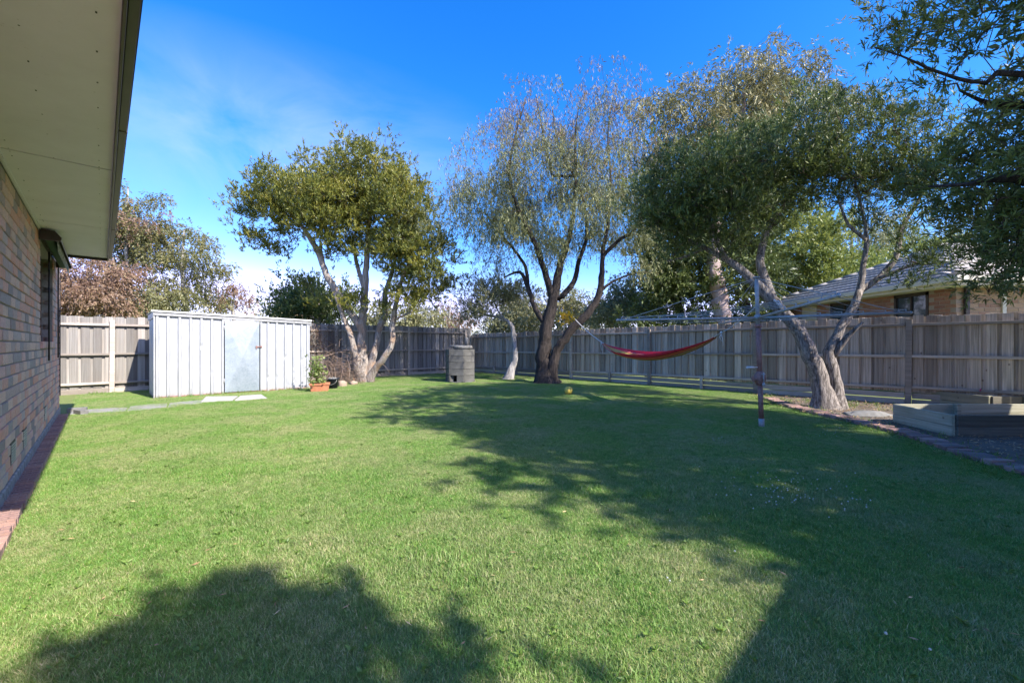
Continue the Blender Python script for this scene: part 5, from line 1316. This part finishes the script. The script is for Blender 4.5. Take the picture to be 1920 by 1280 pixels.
# tall pink-barked gum
gy = 14.3
gum = far_tree('gum_tree', 'tallest gum tree with pink bare trunk beyond the hoist', 1356, 150, gy,
   [B(1400, 190, gy, 95, 62, 2.2), B(1480, 170, gy, 75, 55, 2), B(1280, 200, gy, 75, 62, 2), B(1540, 210, gy, 30, 50, 1.2, .8), B(1410, 120, gy, 60, 28, 1.4, .7), B(1230, 260, gy, 50, 60, 1.6, .8), B(1330, 270, gy, 110, 50, 2, .7), B(1480, 280, gy, 80, 45, 2, .6)],
   420, 110, 'gum', bark='bark_pink', size=.15, width=.032, spread=.28, style='droop',
   trunk=([PX(1362, 640, gy) * 1.0 + Vector((0, 0, -1.3)), PX(1356, 600, gy), PX(1348, 550, gy), PX(1338, 500, gy), PX(1342, 420, gy), PX(1370, 330, gy), PX(1390, 250, gy), PX(1395, 170, gy)], [.30, .27, .25, .22, .18, .13, .09, .04]), shell=.3)
far_tree('evergreen_tree', 'dark evergreen filling the space behind the hammock', 1270, 420, 15.5, [B(1260, 470, 15.5, 65, 60, 1.4), B(1290, 540, 15.5, 75, 50, 1.4), B(1220, 545, 15.5, 50, 45, 1.3), B(1250, 610, 15.5, 110, 22, .8, 1.2), B(1330, 450, 15.5, 60, 50, 1.3, .8)], 330, 120, 'dense', style='flat', size=.14, spread=.24, bark='bark_dark')
far_tree('evergreen_tree', 'dark evergreen between pink gum trunk and the tea tree', 1400, 450, 15, [B(1400, 520, 15, 45, 60, 1.2), B(1380, 600, 15, 80, 28, 1.0, 1.2), B(1380, 440, 15.6, 55, 50, 1.2)], 200, 110, 'dense', style='flat', size=.14, spread=.24, bark='bark_dark')
far_tree('leafy_tree', 'bright green leafy tree above the neighbouring roof', 1500, 430, 16.5, [B(1490, 460, 16.5, 75, 65, 1.6), B(1540, 520, 16.5, 75, 50, 1.4), B(1450, 540, 16.5, 50, 40, 1.2), B(1460, 400, 17, 60, 35, 1.3)], 330, 110, 'bright', style='flat', size=.15, spread=.25)
far_tree('leafy_tree', 'yellow-green treetop behind the ridge of the neighbouring house', 1690, 440, 24, [B(1700, 470, 24, 90, 45, 2), B(1600, 500, 24, 60, 40, 2), B(1780, 450, 24, 50, 35, 2, .6)], 170, 100, 'bright', size=.2, spread=.4)
far_tree('grey_tree', 'grey treetop standing behind the tea tree crown', 1600, 380, 24, [B(1590, 440, 24, 60, 60, 2, .6)], 60, 80, 'greygreen', size=.18, spread=.4)

# ------------------------------------------------------------------ lawn
def blade_patch(name, n, size, hmin, hmax, wid, mat):
    x = rng.uniform(-size / 2, size / 2, n); y = rng.uniform(-size / 2, size / 2, n); h = rng.uniform(hmin, hmax, n); th = rng.uniform(0, 2 * pi, n); bend = rng.uniform(.15, 1.0, n) * h
    w = wid * rng.uniform(.7, 1.2, n); bt = rng.uniform(0, 2 * pi, n)
    base = np.stack([x, y, np.full(n, -.004)], 1); side = np.stack([np.cos(th), np.sin(th), np.zeros(n)], 1) * w[:, None] / 2
    bd = np.stack([np.cos(bt), np.sin(bt), np.zeros(n)], 1)
    mid = base + bd * (bend * .35)[:, None] + np.array([0, 0, 1]) * (h * .6)[:, None]
    tip = base + bd * bend[:, None] + np.array([0, 0, 1]) * (h * .95)[:, None]
    V = np.stack([base - side, base + side, mid + side * .8, mid - side * .8, tip], 1).reshape(-1, 3)
    o5 = np.arange(n) * 5
    loops = np.stack([o5, o5 + 1, o5 + 2, o5 + 3, o5 + 3, o5 + 2, o5 + 4], 1).reshape(-1)
    me_ = bpy.data.meshes.new(name); me_.vertices.add(n * 5); me_.vertices.foreach_set('co', V.reshape(-1).astype(np.float32))
    me_.loops.add(n * 7); me_.loops.foreach_set('vertex_index', loops.astype(np.int32)); me_.polygons.add(n * 2)
    ls = np.stack([np.arange(n) * 7, np.arange(n) * 7 + 4], 1).reshape(-1); lt = np.tile([4, 3], n)
    me_.polygons.foreach_set('loop_start', ls.astype(np.int32)); me_.polygons.foreach_set('loop_total', lt.astype(np.int32)); me_.update(calc_edges=True)
    at = me_.attributes.new('rnd', 'FLOAT', 'FACE'); at.data.foreach_set('value', np.repeat(rng.random(n), 2).astype(np.float32))
    me_.materials.append(mat); return me_
def grass_mat():
    m, t, b = nodes('grass_blades')
    at = t.nodes.new('ShaderNodeAttribute'); at.attribute_name = 'rnd'
    g1 = ramp(t, [(0, (.14, .26, .04)), (.5, (.20, .385, .075)), (.82, (.285, .455, .115)), (.93, (.50, .48, .20)), (1, (.58, .50, .28))]); t.links.new(at.outputs['Fac'], g1.inputs[0])
    g2 = ramp(t, [(0, (.20, .30, .075)), (.4, (.295, .405, .13)), (.7, (.455, .445, .215)), (1, (.55, .49, .30))]); t.links.new(at.outputs['Fac'], g2.inputs[0])
    v = coords(t, 'World'); n = noise(t, v, 1.5, 5, .65, .3); n2 = noise(t, v, .55, 3, .5)
    r = ramp(t, [(.42, (0, 0, 0)), (.62, (1, 1, 1))]); t.links.new(n, r.inputs[0])
    c = mixc(t, mul(t, r.outputs[0], .95), g1.outputs[0], g2.outputs[0])
    r2 = ramp(t, [(.3, (.82, .9, .8)), (.7, (1.12, 1.08, 1.1))]); t.links.new(n2, r2.inputs[0]); c = mixc(t, 1, c, r2.outputs[0], 'MULTIPLY')
    n3 = noise(t, v, 11, 5, .75); r3 = ramp(t, [(.3, (.62, .72, .6)), (.5, (1, 1, 1)), (.7, (1.3, 1.2, 1.25))]); t.links.new(n3, r3.inputs[0]); c = mixc(t, 1, c, r3.outputs[0], 'MULTIPLY')
    t.links.new(c, b.inputs['Base Color']); b.inputs['Roughness'].default_value = .55
    tr = t.nodes.new('ShaderNodeBsdfTranslucent'); t.links.new(c, tr.inputs['Color']); ms = t.nodes.new('ShaderNodeMixShader'); ms.inputs[0].default_value = .3
    t.links.new(b.outputs[0], ms.inputs[1]); t.links.new(tr.outputs[0], ms.inputs[2]); t.links.new(ms.outputs[0], t.nodes['Material Output'].inputs[0])
    return m
gm = grass_mat()
pc = bpy.data.collections.new('grass_patches')
for k in range(6):
    me_ = blade_patch('grass_patch', 2600, .34, .010, .026, .0026, gm)
    pc.objects.link(bpy.data.objects.new('grass_patch_%d' % k, me_))
for k in range(2):
    me_ = blade_patch('grass_patch', 900, .26, .022, .042, .0030, gm)
    pc.objects.link(bpy.data.objects.new('grass_tuft_%d' % k, me_))
pts_, idx_, sc_ = [], [], []
step = .20
sh0 = P(SA, SB)
def lawn_ok(x, y):
    a_, b_ = AB((x, y))
    if b_ < -.30 or b_ > 10.78 or a_ > 13.6 or a_ < -.5: return False
    if a_ < 9.3 and b_ < -.235: return False
    if y < 1.0 or y > 17.6: return False
    if abs(x) > y * 1.2045 + .8: return False
    if SA - .1 < a_ < SA + SD + .1 and SB - .1 < b_ < SB + SL + .1: return False
    if a_ < 3.3 and beyond_edge(x, y, -.08): return False
    if a_ > 12.6 and 3.9 < b_ < 5.7: return False
    if math.hypot(x - wb.x, y - wb.y) < .35 or math.hypot(x - pb.x, y - pb.y) < .4 : return False
    return True
y = 1.0
while y < 17.6:
    x = -14.0
    while x < 12:
        xx = x + random.uniform(-.06, .06); yy = y + random.uniform(-.06, .06)
        if lawn_ok(xx, yy):
            pts_.append((xx, yy, .0)); tuft = random.random() < .07
            idx_.append(random.choice((6, 7)) if tuft else random.randrange(6)); sc_.append(random.uniform(.85, 1.15))
        x += step
    y += step
a_ = 2.2
while a_ < 9.6:
    p_ = P(a_, -.225 + random.uniform(-.02, .01)); pts_.append((p_.x, p_.y, 0)); idx_.append(random.choice((0, 1, 2, 3, 4, 5, 6))); sc_.append(random.uniform(.8, .95)); a_ += .13
for q_ in edge_line[::1]:
    a0_ = AB(q_)
    if a0_[0] > -.5: pts_.append((q_.x - .10 + random.uniform(-.03, .03), q_.y - .10, 0)); idx_.append(random.randrange(6)); sc_.append(.8)
# trim patches off the concrete pieces
def near_poly(x, y, cx, cy, r): return (x - cx) ** 2 + (y - cy) ** 2 < r * r
slabs = [o for o in COL.objects if o.name.split('.')[0] in ('paving_slab', 'stepping_stone', 'brick_paver')]
keep = []
for k, (x, y, z) in enumerate(pts_):
    bad = False
    for o in slabs:
        l = o.location
        d_ = .26 if o.name.startswith('paving') else .2
        if near_poly(x, y, l.x, l.y, d_): bad = True
    keep.append(not bad)
pts_ = [p_ for p_, k in zip(pts_, keep) if k]; idx_ = [p_ for p_, k in zip(idx_, keep) if k]; sc_ = [p_ for p_, k in zip(sc_, keep) if k]
me_ = bpy.data.meshes.new('grass'); me_.from_pydata(pts_, [], [])
at = me_.attributes.new('pick', 'INT', 'POINT'); at.data.foreach_set('value', np.array(idx_, dtype=np.int32))
at = me_.attributes.new('rot', 'FLOAT_VECTOR', 'POINT'); at.data.foreach_set('vector', np.stack([np.zeros(len(pts_)), np.zeros(len(pts_)), rng.uniform(0, 2 * pi, len(pts_))], 1).reshape(-1).astype(np.float32))
at = me_.attributes.new('siz', 'FLOAT', 'POINT'); at.data.foreach_set('value', np.array(sc_, dtype=np.float32))
grass = link('grass', me_); tag(grass, 'short patchy lawn grass covering the whole yard', 'lawn', kind='stuff')
ng = bpy.data.node_groups.new('grass_scatter', 'GeometryNodeTree')
ng.interface.new_socket('Geometry', in_out='INPUT', socket_type='NodeSocketGeometry'); ng.interface.new_socket('Geometry', in_out='OUTPUT', socket_type='NodeSocketGeometry')
gi = ng.nodes.new('NodeGroupInput'); go = ng.nodes.new('NodeGroupOutput'); ci = ng.nodes.new('GeometryNodeCollectionInfo'); ip = ng.nodes.new('GeometryNodeInstanceOnPoints')
ci.inputs['Collection'].default_value = pc; ci.inputs['Separate Children'].default_value = True; ci.inputs['Reset Children'].default_value = True; ip.inputs['Pick Instance'].default_value = True
def named(n_, ty):
    q_ = ng.nodes.new('GeometryNodeInputNamedAttribute'); q_.data_type = ty; q_.inputs[0].default_value = n_; return next(s for s in q_.outputs if s.enabled and s.name == 'Attribute')
ng.links.new(gi.outputs[0], ip.inputs['Points']); ng.links.new(ci.outputs[0], ip.inputs['Instance']); ng.links.new(named('pick', 'INT'), ip.inputs['Instance Index'])
ng.links.new(named('rot', 'FLOAT_VECTOR'), ip.inputs['Rotation']); ng.links.new(named('siz', 'FLOAT'), ip.inputs['Scale']); ng.links.new(ip.outputs[0], go.inputs[0])
grass.modifiers.new('scatter', 'NODES').node_group = ng

# clover flowers
bm = bmesh.new()
spots = [(u, v) for _ in range(70) for u, v in [(random.gauss(1470, 55), random.gauss(925, 16))]] + [(random.gauss(1345, 28), random.gauss(828, 4)) for _ in range(12)] + [(random.gauss(1558, 18), random.gauss(812, 5)) for _ in range(14)] + [(random.gauss(1610, 30), random.gauss(945, 12)) for _ in range(10)] + [(random.uniform(1200, 1850), random.uniform(850, 1250)) for _ in range(9)]
for u, v in spots:
    p_ = G(u, v); m_ = Matrix.Translation((p_.x, p_.y, .03)); bmesh.ops.create_icosphere(bm, subdivisions=1, radius=random.uniform(.004, .0065), matrix=m_)
tag(link('clover_flowers', bm_mesh('clover_flowers', bm), simple('clover_white', (.45, .48, .40), .8)), 'tiny white clover flowers scattered across the shaded lawn', 'flowers', kind='stuff')
# weeds along edging, fence foot and shed foot
n = 0; pos = []
for i_ in range(900):
    if i_ < 420: p_ = random.choice(edge_line) + Vector((random.gauss(.12, .16), random.gauss(.08, .14), 0))
    elif i_ < 560: p_ = P(13.55 - abs(random.gauss(0, .1)), random.uniform(-.4, 10.5))
    elif i_ < 700: p_ = P(random.uniform(2.5, 13.4), 10.75 - abs(random.gauss(0, .08)))
    elif i_ < 760: p_ = P(SA - .05 - abs(random.gauss(0, .03)), random.uniform(SB, SB + SL))
    else: p_ = P(random.uniform(-.6, 2.9), random.uniform(9.2, 10.7))
    pos += [(p_.x + random.gauss(0, .03), p_.y + random.gauss(0, .03), random.uniform(0, .015)) for _ in range(9)]
pos = np.array(pos); n = len(pos)
tag(link('weeds', leaves_mesh('weeds', pos, rdir(n, 1.0), rdir(n), rng.uniform(.03, .09, n), .007, rng.random(n)), LM['weed']), 'loose grassy weeds along edging and fence feet', 'weeds', kind='stuff')
pos = []
for i_ in range(7000):
    a_ = random.uniform(-1.6, 3.1); b_ = random.uniform(6.5, 10.7); p_ = P(a_, b_)
    if beyond_edge(p_.x, p_.y, .0): pos.append((p_.x, p_.y, random.uniform(.004, .03)))
for i_ in range(140):
    p_ = random.choice(edge_line); pos.append((p_.x + random.gauss(0, .12), p_.y + random.gauss(0, .12), .045))
for i_ in range(500):
    th = random.uniform(0, 6.28); r_ = abs(random.gauss(.2, .35)); q_ = random.choice((wb, pb, sb)); pos.append((q_.x + r_ * cos(th), q_.y + r_ * sin(th), .02))
pos = np.array(pos); n = len(pos)
tag(link('leaf_litter', leaves_mesh('leaf_litter', pos, rdir(n, 0, .3), rdir(n, 1.5), rng.uniform(.02, .06, n), .010, rng.random(n)), LM['litter']), 'dry leaves and bark litter scattered on the garden bed', 'leaf litter', kind='stuff')
pos = []; dd = []; rn = []
for i_ in range(330):
    u_ = random.uniform(-40, 1960); v_ = 1300 - 520 * random.random() ** .55; p_ = G(u_, v_)
    if not lawn_ok(p_.x, p_.y): continue
    k_ = random.randint(5, 12); c0 = random.random()
    for q in range(k_):
        th = random.uniform(0, 6.28); pos.append((p_.x, p_.y, .012)); dd.append((cos(th), sin(th), random.uniform(.25, .9))); rn.append(c0)
n = len(pos)
tag(link('lawn_weeds', leaves_mesh('lawn_weeds', np.array(pos), np.array(dd), rdir(n, 1.5), rng.uniform(.014, .032, n), .010, np.array(rn)), LM['weed']), 'small broad-leaved weeds dotted through the lawn', 'weeds', kind='stuff')
pos = []
for i_ in range(130):
    p_ = G(random.uniform(-40, 1960), 1300 - 540 * random.random() ** .6)
    if lawn_ok(p_.x, p_.y): pos.append((p_.x, p_.y, random.uniform(.018, .03)))
pos = np.array(pos); n = len(pos)
tag(link('fallen_leaves', leaves_mesh('fallen_leaves', pos, rdir(n, 0, .2), rdir(n, 1.5), rng.uniform(.02, .05, n), rng.uniform(.004, .009, n), rng.random(n)), LM['litter']), 'sparse dry fallen leaves and straws on the lawn', 'fallen leaves', kind='stuff')
# bare earth round the tree feet
for nm, q_, r_ in (('bare_earth', wb, .55), ('bare_earth', pb, .5)):
    bm = bmesh.new(); N_ = 26; c_ = bm.verts.new((0, 0, .012)); rg = [bm.verts.new((r_ * (1 + .2 * sin(3 * t_) + random.uniform(-.1, .1)) * cos(t_) * 1.2, r_ * (1 + random.uniform(-.1, .1)) * sin(t_), .002)) for t_ in np.linspace(0, 2 * pi, N_, endpoint=False)]
    for k in range(N_): bm.faces.new((c_, rg[k], rg[(k + 1) % N_]))
    o = link(nm, bm_mesh(nm, bm), M['garden'], None, (q_.x, q_.y, .002)); tag(o, kind='structure')
